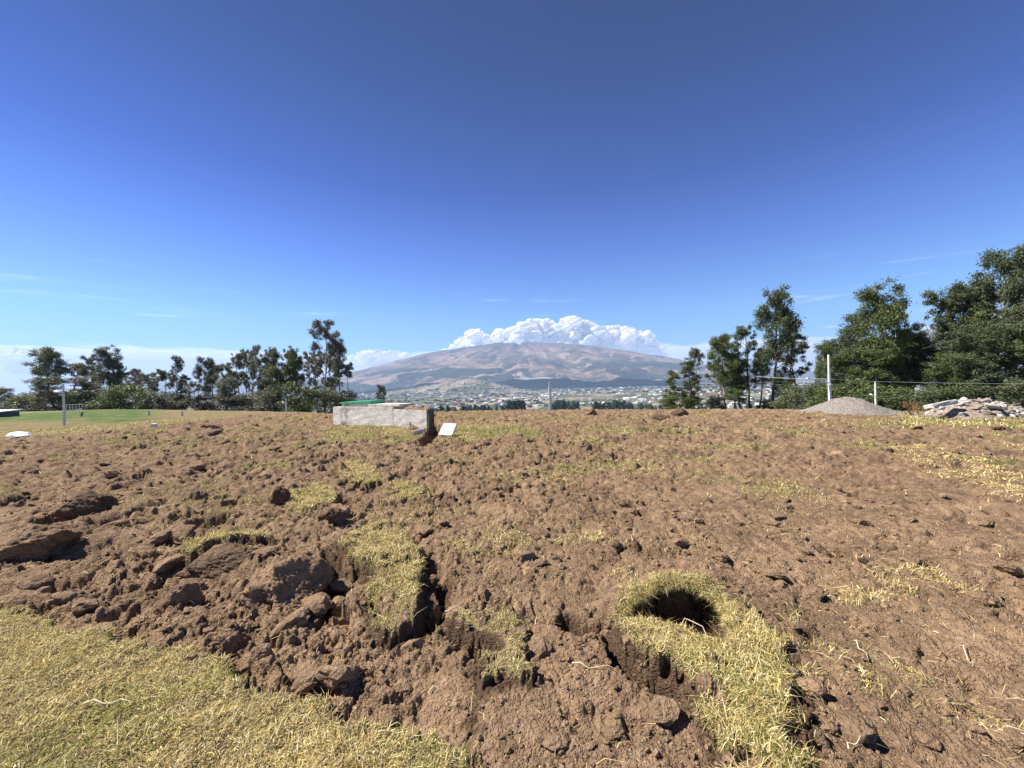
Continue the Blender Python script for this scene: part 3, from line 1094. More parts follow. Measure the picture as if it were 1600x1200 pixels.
def leaf_mesh(name, centres, n, lw, ll, rg, droop=0.5):
    """centres: list of (pos, radii(3), weight); quads of leaf sprays scattered through the clumps"""
    Ws = np.array([c[2] for c in centres]); Ws = Ws / Ws.sum()
    ci = rg.choice(len(centres), n, p=Ws)
    P0 = np.array([c[0] for c in centres])[ci]
    Rd = np.array([c[1] for c in centres])[ci]
    d = rg.normal(size=(n, 3)); d /= np.linalg.norm(d, axis=1)[:, None]
    rr_ = rg.random(n) ** 0.6
    dd = d * rr_[:, None]
    # flat-bottomed, ragged
    dd[:, 2] = np.where(dd[:, 2] < -0.35, dd[:, 2] * 0.5, dd[:, 2])
    P = P0 + (dd * 0.75 + rg.normal(size=(n, 3)) * 0.34) * Rd
    ax = rg.normal(size=(n, 3)); ax[:, 2] = ax[:, 2] * 0.7 - droop
    ax /= np.linalg.norm(ax, axis=1)[:, None]
    sd = np.cross(ax, rg.normal(size=(n, 3))); sd /= np.linalg.norm(sd, axis=1)[:, None] + 1e-9
    L = ll * rg.uniform(0.6, 1.4, n)[:, None]; Wd = lw * rg.uniform(0.6, 1.4, n)[:, None]
    v0 = P; v1 = P + ax * L * 0.45 + sd * Wd * 0.5; v2 = P + ax * L; v3 = P + ax * L * 0.45 - sd * Wd * 0.5
    V = np.stack([v0, v1, v2, v3], 1).reshape(-1, 3)
    F = np.arange(4 * n).reshape(n, 4)
    me = np_mesh(name, V, F)
    csh = rg.random(len(centres))[ci] * 0.55 + rg.random(n) * 0.45
    vattr(me, 'shade', np.repeat(csh, 4))
    return me


def euc_proto(seed, style):
    """a 10 m eucalyptus: (trunk mesh, crown mesh)"""
    rg = np.random.default_rng(seed)
    H = 10.0
    parts = []
    nseg = 12
    zz = np.linspace(0, H * (0.93 if style != 'umbrella' else 0.9), nseg)
    bend = np.cumsum(rg.normal(0, 0.10, (nseg, 2)), axis=0)
    bend -= bend[0]
    trunk = np.column_stack([bend, zz])
    tr = np.interp(zz, [0, 0.4, 9.3], [0.20, 0.15, 0.03])
    parts.append(tube(trunk, tr))
    cl = []
    conf = {'sparse': (18, 0.34, 1.9, 0.48), 'dense': (32, 0.22, 1.7, 0.72), 'umbrella': (9, 0.70, 1.2, 0.55), 'tall': (26, 0.36, 1.7, 0.66), 'column': (24, 0.12, 1.0, 0.52), 'fork': (18, 0.35, 2.1, 0.48)}[style]
    nb, h0, reach, cr = conf
    for i in range(nb):
        f = h0 + (0.97 - h0) * (i + rg.random() * 0.8) / nb
        zt = f * H
        b = np.array([np.interp(zt, zz, trunk[:, 0]), np.interp(zt, zz, trunk[:, 1]), min(zt, zz[-1])])
        a = rg.uniform(0, 2 * math.pi)
        up = {'fork': 1.15, 'sparse': 0.75, 'dense': 0.5, 'umbrella': 0.5, 'tall': 0.6, 'column': 0.5}[style]
        Lb = reach * (1.15 - 0.7 * abs(f - 0.55) - 0.25 * f) * rg.uniform(0.55, 1.15)
        dirv = np.array([math.cos(a), math.sin(a), up * rg.uniform(0.6, 1.3)])
        pts = [b]
        for s in range(1, 5):
            q = b + dirv * Lb * s / 4
            q = q + rg.normal(0, 0.05, 3)
            q[2] += 0.12 * (s / 4) ** 2 * Lb
            pts.append(q)
        r0 = max(0.018, 0.075 * (1.1 - f))
        parts.append(tube(pts, np.linspace(r0, 0.012, 5), 5))
        e = pts[-1]
        k = cr * rg.uniform(0.6, 1.2)
        cl.append((e, (k * .8, k * .8, k * 0.75), k * k))
        for _ in range(4 if style != 'dense' else 5):
            off = rg.normal(0, 0.62 * cr, 3)
            kk = k * rg.uniform(0.45, 0.8)
            pp = pts[3] + off
            cl.append((pp, (kk, kk, kk * 0.95), kk * kk))
            parts.append(tube([pts[2], (pts[2] + pp) / 2 + rg.normal(0, .04, 3), pp], [0.014, 0.01, 0.006], 4))
    for _ in range(3):
        k = cr * rg.uniform(0.5, 0.8)
        top = trunk[-1] + np.array([rg.normal(0, .25), rg.normal(0, .25), rg.uniform(-0.2, 0.5)])
        cl.append((top, (k, k, k * 0.8), k * k * 1.2))
    if style in ('sparse', 'umbrella', 'fork'):           # bare twigs lower down
        for _ in range(7):
            zt = rg.uniform(0.25, 0.6) * H
            b = np.array([np.interp(zt, zz, trunk[:, 0]), np.interp(zt, zz, trunk[:, 1]), zt])
            a = rg.uniform(0, 6.28)
            e = b + np.array([math.cos(a), math.sin(a), rg.uniform(0.1, 0.9)]) * rg.uniform(0.5, 1.2)
            parts.append(tube([b, (b + e) / 2 + rg.normal(0, .06, 3), e], [0.025, 0.015, 0.007], 4))
    n = {'sparse': 8500, 'dense': 16000, 'umbrella': 5200, 'tall': 15000, 'column': 12000, 'fork': 10000}[style]
    V, F = join(parts)
    return np_mesh('trunk', V, F, True), leaf_mesh('crown', cl, n, 0.070, 0.22, rg, 0.9), style


def bush_proto(seed, n=4200):
    """a 4 m bush, leafy to the ground"""
    rg = np.random.default_rng(seed)
    parts, cl = [], []
    for i in range(9):
        a = rg.uniform(0, 6.28); rr_ = rg.uniform(0.2, 1.5)
        e = np.array([math.cos(a) * rr_, math.sin(a) * rr_, rg.uniform(1.4, 3.6) * (1 - 0.25 * rr_ / 1.5)])
        parts.append(tube([np.array([0.15 * math.cos(a), 0.15 * math.sin(a), 0]), e * np.array([.6, .6, .5]), e], [0.05, 0.03, 0.01], 5))
        k = rg.uniform(0.5, 0.85)
        cl.append((e, (k, k, k * 0.7), k * k))
    for i in range(22):
        a = rg.uniform(0, 6.28); rr_ = 1.7 * math.sqrt(rg.random())
        zt = rg.uniform(0.2, 3.1) * math.sqrt(max(0.05, 1 - (rr_ / 2.0) ** 2))
        k = rg.uniform(0.40, 0.72)
        cl.append((np.array([math.cos(a) * rr_, math.sin(a) * rr_, zt]), (k, k, k * 0.75), k * k))
    V, F = join(parts)
    return np_mesh('stem', V, F, True), leaf_mesh('foliage', cl, n, 0.10, 0.20, rg, 0.1)


M_LEAFD = mat_leaf('dark_eucalyptus_leaves', (0.058, 0.082, 0.034), (0.145, 0.170, 0.075))
EUC = {}
sd_ = 20
for st, cnt in (('sparse', 4), ('dense', 4), ('umbrella', 2), ('tall', 3), ('column', 2), ('fork', 2)):
    EUC[st] = []
    for _ in range(cnt):
        EUC[st].append(euc_proto(sd_, st)); sd_ += 1
BUSH = [bush_proto(60 + k) for k in range(4)]


def plant_tree(px, top, Y, wpx, st, vi, label, lm=M_LEAF, bark=M_BARK, group=None, lean=0.0, name='eucalyptus_tree', cat='tree'):
    d = ray(px, 640)
    x = d.x * Y
    z0 = float(zbase(x, Y)) - 0.15
    H = at(px, top, Y).z - z0
    root = empty(name, (x, Y, z0), random.uniform(0, 6.28))
    root.rotation_euler = (random.uniform(-.02, .02), lean, random.uniform(0, 6.28))
    tm, cm, _ = EUC[st][vi % len(EUC[st])]
    base_w = {'sparse': 4.2, 'dense': 4.4, 'umbrella': 3.0, 'tall': 4.2, 'column': 3.0, 'fork': 4.6}[st]
    s = H / 10.0
    sw = (wpx * Y / FPX) / base_w
    sw = max(0.45 * s, min(1.6 * s, sw))
    # one mesh pair per (prototype, leaf colour)
    key = (st, vi % len(EUC[st]), lm.name, bark.name)
    if key not in _cache:
        a, b = tm.copy(), cm.copy()
        a.materials.append(bark); b.materials.append(lm)
        _cache[key] = (a, b)
    a, b = _cache[key]
    for nm, me_ in (('trunk', a), ('crown', b)):
        o = bpy.data.objects.new(nm, me_)
        C.objects.link(o)
        o.parent = root
        o.scale = (sw, sw, s)
    tag(root, label, cat, group)
    return root


_cache = {}


def plant_bush(px, top, Y, wpx, vi, label, lm=M_LEAF, group=None, name='bush'):
    d = ray(px, 640)
    x = d.x * Y
    z0 = float(zbase(x, Y)) - 0.1
    H = at(px, top, Y).z - z0
    root = empty(name, (x, Y, z0), random.uniform(0, 6.28))
    key = ('bush', vi % 4, lm.name)
    if key not in _cache:
        a, b = BUSH[vi % 4][0].copy(), BUSH[vi % 4][1].copy()
        a.materials.append(M_BARKD); b.materials.append(lm)
        _cache[key] = (a, b)
    for nm, me_ in zip(('stem', 'foliage'), _cache[key]):
        o = bpy.data.objects.new(nm, me_)
        C.objects.link(o)
        o.parent = root
        sw = wpx * Y / FPX / 3.9
        o.scale = (sw, sw, H / 4.0)
    tag(root, label, 'bush', group)


LG, RG_ = 'eucalyptus trees along the left horizon', 'eucalyptus trees on the right'
left = [
    (8, 607, 62, 40, 'dense', 0, M_LEAF, 'squat dark tree at the very left edge beyond the white roof'),
    (85, 545, 56, 58, 'tall', 0, M_LEAF, 'tall eucalyptus with rounded top just left of the white post'),
    (72, 590, 52, 60, 'dense', 1, M_LEAF, 'broad dark lower tree under the tall one left of the white post'),
    (114, 566, 58, 44, 'umbrella', 0, M_LEAFG, 'thin tree with a side crown just right of the white post'),
    (128, 590, 54, 46, 'dense', 2, M_LEAFG, 'full low grey-green tree right of the white post'),
    (148, 558, 58, 34, 'sparse', 0, M_LEAF, 'slim eucalyptus left in the pair behind the green bush'),
    (169, 547, 57, 44, 'tall', 1, M_LEAF, 'tallest eucalyptus of the far left cluster'),
    (191, 569, 58, 36, 'sparse', 1, M_LEAFG, 'airy eucalyptus to the right of the tallest far left one'),
    (211, 578, 60, 34, 'sparse', 2, M_LEAFG, 'grey airy eucalyptus above the green bush'),
    (232, 584, 58, 34, 'dense', 3, M_LEAFG, 'greyish rounded tree right of the green bush'),
    (257, 576, 60, 26, 'umbrella', 1, M_LEAF, 'small umbrella-topped tree left of the spindly one'),
    (275, 556, 60, 30, 'sparse', 3, M_LEAF, 'spindly eucalyptus with tufted thin branches above the small white block'),
    (290, 586, 60, 26, 'column', 0, M_LEAFG, 'narrow dark tree right of the spindly one'),
    (321, 561, 60, 34, 'tall', 2, M_LEAF, 'slender eucalyptus standing alone with sky either side'),
    (306, 598, 58, 30, 'dense', 1, M_LEAFG, 'low rounded tree at the foot of the lone slender one'),
    (344, 568, 64, 24, 'umbrella', 0, M_LEAFG, 'pale thin tree behind right of the lone slender one'),
    (361, 571, 60, 34, 'sparse', 0, M_LEAF, 'leafy eucalyptus left of the pair of round heads'),
    (352, 592, 58, 40, 'dense', 2, M_LEAF, 'dense lower tree left of the pair of round heads'),
    (374, 549, 60, 26, 'umbrella', 1, M_LEAFG, 'left of the pair of round-headed tall eucalyptus'),
    (387, 546, 62, 30, 'sparse', 3, M_LEAF, 'right of the pair of round-headed tall eucalyptus'),
    (405, 542, 60, 34, 'sparse', 2, M_LEAFG, 'tall pale-limbed eucalyptus with a flat round head'),
    (416, 575, 58, 30, 'column', 1, M_LEAFG, 'narrow tree below the flat round head'),
    (428, 545, 60, 34, 'tall', 0, M_LEAF, 'eucalyptus with drooping head right of the flat round one'),
    (446, 549, 60, 32, 'sparse', 1, M_LEAF, 'eucalyptus with a small ball head behind the short white post'),
    (437, 575, 58, 50, 'dense', 0, M_LEAF2, 'full olive tree behind the short white post'),
    (467, 549, 60, 36, 'tall', 1, M_LEAF2, 'broad dark eucalyptus left of the tallest forked one'),
    (507, 512, 56, 66, 'fork', 0, M_LEAFG, 'tallest forked eucalyptus with bare reaching limbs'),
    (496, 560, 58, 40, 'fork', 1, M_LEAFG, 'half-hidden forked eucalyptus below the tallest one'),
    (531, 530, 57, 34, 'umbrella', 0, M_LEAFG, 'slim eucalyptus with one clear round head right of the tallest'),
    (524, 565, 58, 40, 'sparse', 0, M_LEAF, 'sparse tree tangled between the two tallest left trees'),
    (549, 566, 58, 22, 'umbrella', 1, M_LEAF, 'little leaning tree with a tuft at the right end of the left wood'),
    (595, 603, 75, 22, 'tall', 2, M_LEAFG, 'lone small tree standing behind the green lid'),
]
for px, tp, Yv, w, st, vi, lm, lab in left:
    plant_tree(px, tp, Yv, w * 0.85, 'sparse' if (st == 'dense' and px > 110 and vi % 2) else st, vi, lab, lm, M_BARK, LG)
for px, tp, Yv, w in ((140, 581, 63, 30), (182, 584, 63, 28), (222, 590, 62, 30), (250, 588, 64, 28), (334, 582, 62, 26), (368, 578, 62, 28), (396, 566, 61, 26), (416, 570, 60, 28), (455, 566, 60, 30), (484, 556, 60, 26), (516, 558, 60, 28)):
    plant_tree(px, tp, Yv, w, random.choice(['sparse', 'fork', 'umbrella']), px, 'slim airy tree filling the left wood between the taller trunks', random.choice([M_LEAF, M_LEAFG]), M_BARK, 'lower trees filling the left wood')
lb = [
    (30, 617, 66, 55, 0, M_LEAFG, 'low grey scrub between the roof and the first tall trees'),
    (60, 612, 56, 60, 1, M_LEAF, 'dark undergrowth at the foot of the tall far left eucalyptus'),
    (100, 612, 56, 60, 2, M_LEAFG, 'undergrowth directly behind the lamp of the left post'),
    (145, 608, 54, 60, 3, M_LEAF, 'dark undergrowth behind the wire pen'),
    (202, 600, 50, 62, 1, M_LEAF2, 'big rounded green bush in front of the left wood'),
    (178, 616, 52, 50, 0, M_LEAF2, 'lower green bush left of the big rounded one'),
    (243, 612, 56, 48, 2, M_LEAFG, 'greyish bush right of the big rounded green one'),
    (275, 618, 60, 44, 3, M_LEAFG, 'brush under the spindly eucalyptus'),
    (315, 618, 60, 50, 0, M_LEAFG, 'brush under the lone slender eucalyptus'),
    (352, 616, 58, 50, 1, M_LEAFG, 'brush left of the round-headed pair'),
    (395, 612, 58, 56, 2, M_LEAFG, 'brush under the flat round head'),
    (432, 606, 57, 50, 3, M_LEAFG, 'brush right behind the short white post'),
    (470, 597, 52, 62, 0, M_LEAF2, 'bright green spreading bush left of the tallest tree'),
    (505, 604, 54, 46, 1, M_LEAF, 'dark bush under the tallest forked eucalyptus'),
    (540, 601, 56, 40, 2, M_LEAF, 'dark round bush at the right end of the left wood'),
    (612, 622, 80, 34, 3, M_LEAF, 'low bush right of the lone tree behind the green lid'),
]
for px, tp, Yv, w, vi, lm, lab in lb:
    plant_bush(px, tp - (9 if w > 40 and px > 50 else 0), Yv, w * 1.15, vi, lab, lm, 'bushes along the left horizon')

right = [
    (1053, 580, 44, 44, 'column', 0, M_LEAF2, 'bushy light-green sapling leftmost on the right side'),
    (1077, 564, 43, 34, 'column', 1, M_LEAF2, 'second light-green sapling below the small round head'),
    (1090, 541, 47, 26, 'umbrella', 0, M_LEAF, 'thin tree with a single small round head'),
    (1116, 570, 45, 34, 'fork', 0, M_LEAF, 'half-bare dark-stemmed tree right of the small round head'),
    (1133, 527, 43, 48, 'tall', 2, M_LEAF2, 'bushy-headed eucalyptus left of the middle right cluster'),
    (1150, 585, 42, 44, 'dense', 3, M_LEAF2, 'short leafy tree at the foot of the bushy-headed one'),
    (1174, 511, 44, 50, 'sparse', 1, M_LEAFD, 'dark-trunked eucalyptus left of the tallest middle right tree'),
    (1187, 545, 43, 36, 'tall', 0, M_LEAFD, 'leaning eucalyptus half behind the tallest middle right tree'),
    (1206, 463, 42, 62, 'tall', 1, M_LEAFD, 'tallest eucalyptus of the middle right cluster with a straight trunk'),
    (1236, 485, 44, 34, 'umbrella', 1, M_LEAFD, 'slim side crown right of the tallest middle right tree'),
    (1243, 526, 43, 50, 'sparse', 2, M_LEAFD, 'eucalyptus with drooping right side left of the tall white post'),
    (1289, 538, 37, 34, 'dense', 0, M_LEAF2, 'young tree just left of the tall white post top'),
    (1313, 533, 38, 44, 'tall', 2, M_LEAFD, 'dark eucalyptus just right of the tall white post'),
    (1343, 492, 37, 64, 'dense', 1, M_LEAFD, 'wide dark tree left of the pointed green one'),
    (1377, 456, 35, 72, 'tall', 1, M_LEAF2, 'pointed tall green eucalyptus right of the tall white post'),
    (1404, 479, 36, 42, 'sparse', 3, M_LEAF, 'side crown with hanging sprays right of the pointed green tree'),
    (1380, 545, 34, 90, 'dense', 2, M_LEAF2, 'full green mass under the pointed green tree'),
    (1418, 528, 36, 50, 'dense', 3, M_LEAF, 'brownish rounded tree in the gap between the two tall groups'),
    (1475, 466, 34, 66, 'sparse', 0, M_LEAFD, 'open-limbed eucalyptus with sky showing through its left side'),
    (1450, 520, 35, 50, 'fork', 1, M_LEAF, 'forked tree low in the gap of the right wood'),
    (1512, 444, 33, 60, 'tall', 0, M_LEAFD, 'dark tall eucalyptus left of the rightmost giant'),
    (1540, 455, 34, 50, 'dense', 0, M_LEAF, 'silvery eucalyptus crown between the two tallest right trees'),
    (1578, 395, 31, 84, 'tall', 2, M_LEAFD, 'highest eucalyptus of all near the right edge'),
    (1600, 416, 32, 60, 'tall', 1, M_LEAFD, 'dark crown cut by the right edge of the view'),
    (1586, 486, 30, 60, 'sparse', 2, M_LEAFD, 'lower dark eucalyptus under the highest one'),
    (1532, 520, 30, 96, 'dense', 1, M_LEAFD, 'very broad dark tree filling the right wood above the rubble'),
    (1495, 555, 31, 70, 'dense', 2, M_LEAF2, 'olive lower tree above the long concrete slab'),
    (1625, 470, 29, 90, 'dense', 3, M_LEAFD, 'dense tree mostly outside the right edge'),
]
for px, tp, Yv, w, st, vi, lm, lab in right:
    plant_tree(px, tp, Yv, w, st, vi, lab, lm, M_BARKD if vi % 2 else M_BARK, RG_)
for px, tp, Yv, w in ((1325, 548, 36, 44), (1362, 530, 36, 60), (1398, 560, 34, 60), (1432, 548, 35, 50), (1462, 545, 34, 60), (1500, 500, 33, 56), (1555, 490, 32, 64), (1598, 545, 30, 64), (1158, 560, 43, 40), (1222, 590, 42, 40)):
    plant_tree(px, tp, Yv, w, random.choice(['tall', 'dense']), px, 'leafy tree filling the right hand wood between the taller crowns', random.choice([M_LEAFD, M_LEAF2]), M_BARKD, 'lower trees filling the right wood')
rb = [
    (1046, 612, 43, 34, 0, M_LEAF2, 'leafy base of growth at the left end of the right trees'),
    (1082, 612, 43, 38, 1, M_LEAFD, 'brush under the small round head'),
    (1118, 612, 43, 30, 2, M_LEAF, 'thin brush at the dark-stemmed tree'),
    (1200, 622, 42, 34, 3, M_LEAF, 'thin brush at the foot of the straight tall trunk'),
    (1232, 598, 40, 50, 0, M_LEAF, 'grey-green bush left of the tall white post'),
    (1262, 588, 37, 50, 1, M_LEAFD, 'dark bush under the lamp arm of the tall white post'),
    (1295, 596, 34, 70, 2, M_LEAF2, 'olive green bush directly behind the tall white post'),
    (1340, 588, 32, 84, 3, M_LEAF2, 'wide olive bush behind the gravel heap'),
    (1385, 598, 30, 70, 0, M_LEAF2, 'green bush behind the short right post'),
    (1415, 600, 29, 66, 1, M_LEAFD, 'dark green bush between the short post and the rubble'),
    (1470, 596, 30, 90, 2, M_LEAFD, 'dark undergrowth behind the long concrete slab'),
    (1525, 590, 29, 80, 3, M_LEAFD, 'dark undergrowth behind the rubble heap'),
    (1575, 588, 28, 80, 0, M_LEAF, 'grey undergrowth at the right edge behind the rubble heap'),
    (1620, 580, 27, 80, 1, M_LEAFD, 'undergrowth just outside the right edge'),
]
for px, tp, Yv, w, vi, lm, lab in rb:
    plant_bush(px, tp, Yv, w, vi, lab, lm, 'bushes below the right hand trees')


def far_woods():
    """dark cypress and pine rows in the valley: each tree one mesh copy"""
    rg = np.random.default_rng(9)
    P = []
    for k in range(5):
        n = 260
        f = rg.random(n)
        a = rg.uniform(0, 6.28, n)
        if k < 3:
            rad = (1 - f) ** 0.8 * 2.6 * (0.7 + 0.5 * rg.random(n))
        else:
            rad = np.sqrt(np.maximum(0, 1 - (2 * f - 1) ** 2)) * 3.6 * (0.6 + 0.5 * rg.random(n))
        Pp = np.column_stack([np.cos(a) * rad, np.sin(a) * rad, 0.6 + f * 11.4])
        s = 1.0
        v = [Pp + rg.normal(0, 0.9, (n, 3)) * s for _ in range(3)]
        V = np.stack(v, 1).reshape(-1, 3)
        tv, tf = tube([(0, 0, -3), (0, 0, 5), (0, 0, 11)], [0.4, 0.3, 0.05], 5)
        me = np_mesh('far_tree', np.concatenate([tv, V]), [tf, np.arange(3 * n).reshape(n, 3) + len(tv)], False, [1] * len(tf) + [0] * n)
        vattr(me, 'shade', np.concatenate([np.zeros(len(tv)), np.repeat(rg.random(n), 3)]))
        me.materials.append(M_LEAFFAR); me.materials.append(M_BARKD)
        P.append(me)
    rows = [((636, 816), (628, 640), 620, 46, 'dark conifer in the close-packed row right of the concrete tank', 'conifers in the far dark row', (13, 23)),
            ((795, 818), (620, 638), 640, 10, 'tall conifer in the tight clump at the right end of the dark row', 'conifers clumped left of the middle post', (24, 30)),
            ((862, 905), (618, 634), 820, 10, 'dark tree in the first clump right of the middle post', 'trees in the first clump right of the middle post', (20, 28)),
            ((925, 985), (620, 636), 800, 16, 'dark tree in the row before the green meadow', 'trees in the row before the green meadow', (17, 27)),
            ((985, 1035), (618, 630), 900, 9, 'round tree beside the houses on the green shoulder', 'trees beside the houses on the green shoulder', (10, 18)),
            ((820, 1000), (622, 640), 560, 22, 'rounded hedge tree low in the middle of the valley', 'hedge trees low in mid valley', (6, 11)),
            ((1060, 1260), (615, 640), 480, 20, 'small dark tree seen through the right hand trunks', 'small trees seen through the right hand trunks', (8, 15)),
            ((560, 640), (622, 640), 520, 12, 'far tree behind the concrete tank and lid', 'far trees behind the concrete tank', (9, 16))]
    for (x0, x1), (ya, yb), Y0, cnt, lab, grp, (h0, h1) in rows:
        for i in range(cnt):
            px = x0 + (x1 - x0) * (i + random.uniform(0.1, 0.9)) / cnt
            Yv = Y0 * random.uniform(0.9, 1.25)
            d = ray(px, 630)
            x = d.x * Yv
            z = float(zbase(x, Yv))
            kk = random.randrange(3) if 'conifer' in lab else random.randrange(1, 5)
            o = bpy.data.objects.new('conifer' if 'conifer' in lab else 'valley_tree', P[kk])
            C.objects.link(o)
            o.location = (x, Yv, z)
            h = random.uniform(h0, h1) * Yv / 800
            s = h / 12.0
            o.scale = (s * random.uniform(0.9, 1.3), s * 1.1, s)
            o.rotation_euler = (0, 0, random.uniform(0, 6))
            tag(o, lab, 'tree', grp)
    # scattered far hedges and copses: one mass
    N = 2600
    u = rng.uniform(-0.8, 1.2, N)
    yv = 900 + 5200 * rng.random(N) ** 0.9
    ok = fbm(u * yv / 420, yv / 500, 3, 65) > 0.02
    u, yv = u[ok], yv[ok]
    x = u * yv; z = zbase(x, yv)
    V0, F0 = ICO[1]
    k = len(x)
    s = np.stack([rng.uniform(5, 16, k), rng.uniform(5, 14, k), rng.uniform(4, 9, k)], 1) * (1 + yv / 6000)[:, None]
    Q = V0[None] * s[:, None] * (1 + 0.25 * rng.normal(size=(k, len(V0), 1))) + np.stack([x, yv, z + 2], 1)[:, None]
    me = np_mesh('woods', Q.reshape(-1, 3), (F0[None] + (np.arange(k) * len(V0))[:, None, None]).reshape(-1, 3))
    vattr(me, 'shade', np.repeat(rng.random(k), len(V0)))
    tag(link('woods', me, M_LEAFFAR), 'distant hedges and copses scattered over the valley floor', kind='stuff')


far_woods()

# ------------------------------------------------------------------ built things
def box(bm, x0, x1, y0, y1, z0, z1, bev=0.0):
    vs = [bm.verts.new((x, y, z)) for x in (x0, x1) for y in (y0, y1) for z in (z0, z1)]
    for f in ((0, 1, 3, 2), (4, 6, 7, 5), (0, 4, 5, 1), (2, 3, 7, 6), (0, 2, 6, 4), (1, 5, 7, 3)):
        bm.faces.new([vs[i] for i in f])
    return vs


def box_obj(name, dims, mat, parent=None, bev=0.01, cuts=0, jit=0.0, loc=(0, 0, 0), rot=(0, 0, 0)):
    bm = bmesh.new()
    box(bm, *dims)
    bmesh.ops.recalc_face_normals(bm, faces=bm.faces)
    if cuts:
        bmesh.ops.subdivide_edges(bm, edges=bm.edges[:], cuts=cuts, use_grid_fill=True)
        for v in bm.verts:
            v.co += Vector((random.gauss(0, jit), random.gauss(0, jit), random.gauss(0, jit)))
    if bev:
        ed = [e for e in bm.edges if len(e.link_faces) == 2 and e.calc_face_angle(0) > 0.9]
        bmesh.ops.bevel(bm, geom=ed, offset=bev, segments=2, affect='EDGES')
    me = bpy.data.meshes.new(name)
    bm.to_mesh(me); bm.free()
    o = link(name, me, mat, parent)
    o.location = loc
    o.rotation_euler = rot
    return o


def mat_tank():
    m, t = new_mat('stained_white_concrete')
    b = principled(t, 0.9, 0.2)
    v = t.n('ShaderNodeTexCoord').outputs['Object']
    n1 = t.noise(v, 1.6, 6, 0.7)
    n2 = t.noise(t.mapping(v, (1.2, 1.2, 6.0)), 3.0, 6, 0.75)
    n3_ = t.noise(v, 28, 4, 0.7)
    c = t.mix(t.mrange(n1, 0.35, 0.65), (0.74, 0.70, 0.61), (0.86, 0.83, 0.76))
    c = t.mix(t.math('MULTIPLY', t.mrange(n2, 0.44, 0.64), 0.75), c, (0.40, 0.36, 0.27))
    c = t.mix(t.math('MULTIPLY', t.mrange(n3_, 0.50, 0.68), 0.6), c, (0.28, 0.26, 0.21))
    s = t.n('ShaderNodeSeparateXYZ')
    t.l(v, s.inputs[0])
    # mould near the left end and damp along the top edge
    ml = t.math('MULTIPLY', t.mrange(s.outputs[0], -1.35, -1.9), t.mrange(s.outputs[0], -2.2, -1.95))
    ml = t.math('MULTIPLY', ml, t.mrange(t.noise(v, 5, 5, 0.7), 0.40, 0.62))
    c = t.mix(t.math('MULTIPLY', ml, 0.85), c, (0.12, 0.13, 0.075))
    tp = t.math('MULTIPLY', t.mrange(s.outputs[2], 0.66, 0.82), t.mrange(n3_, 0.42, 0.62))
    c = t.mix(t.math('MULTIPLY', tp, 0.6), c, (0.20, 0.19, 0.14))
    t.l(c, b.inputs['Base Color'])
    bump(t, b, n3_, 0.4, 0.01)
    return m


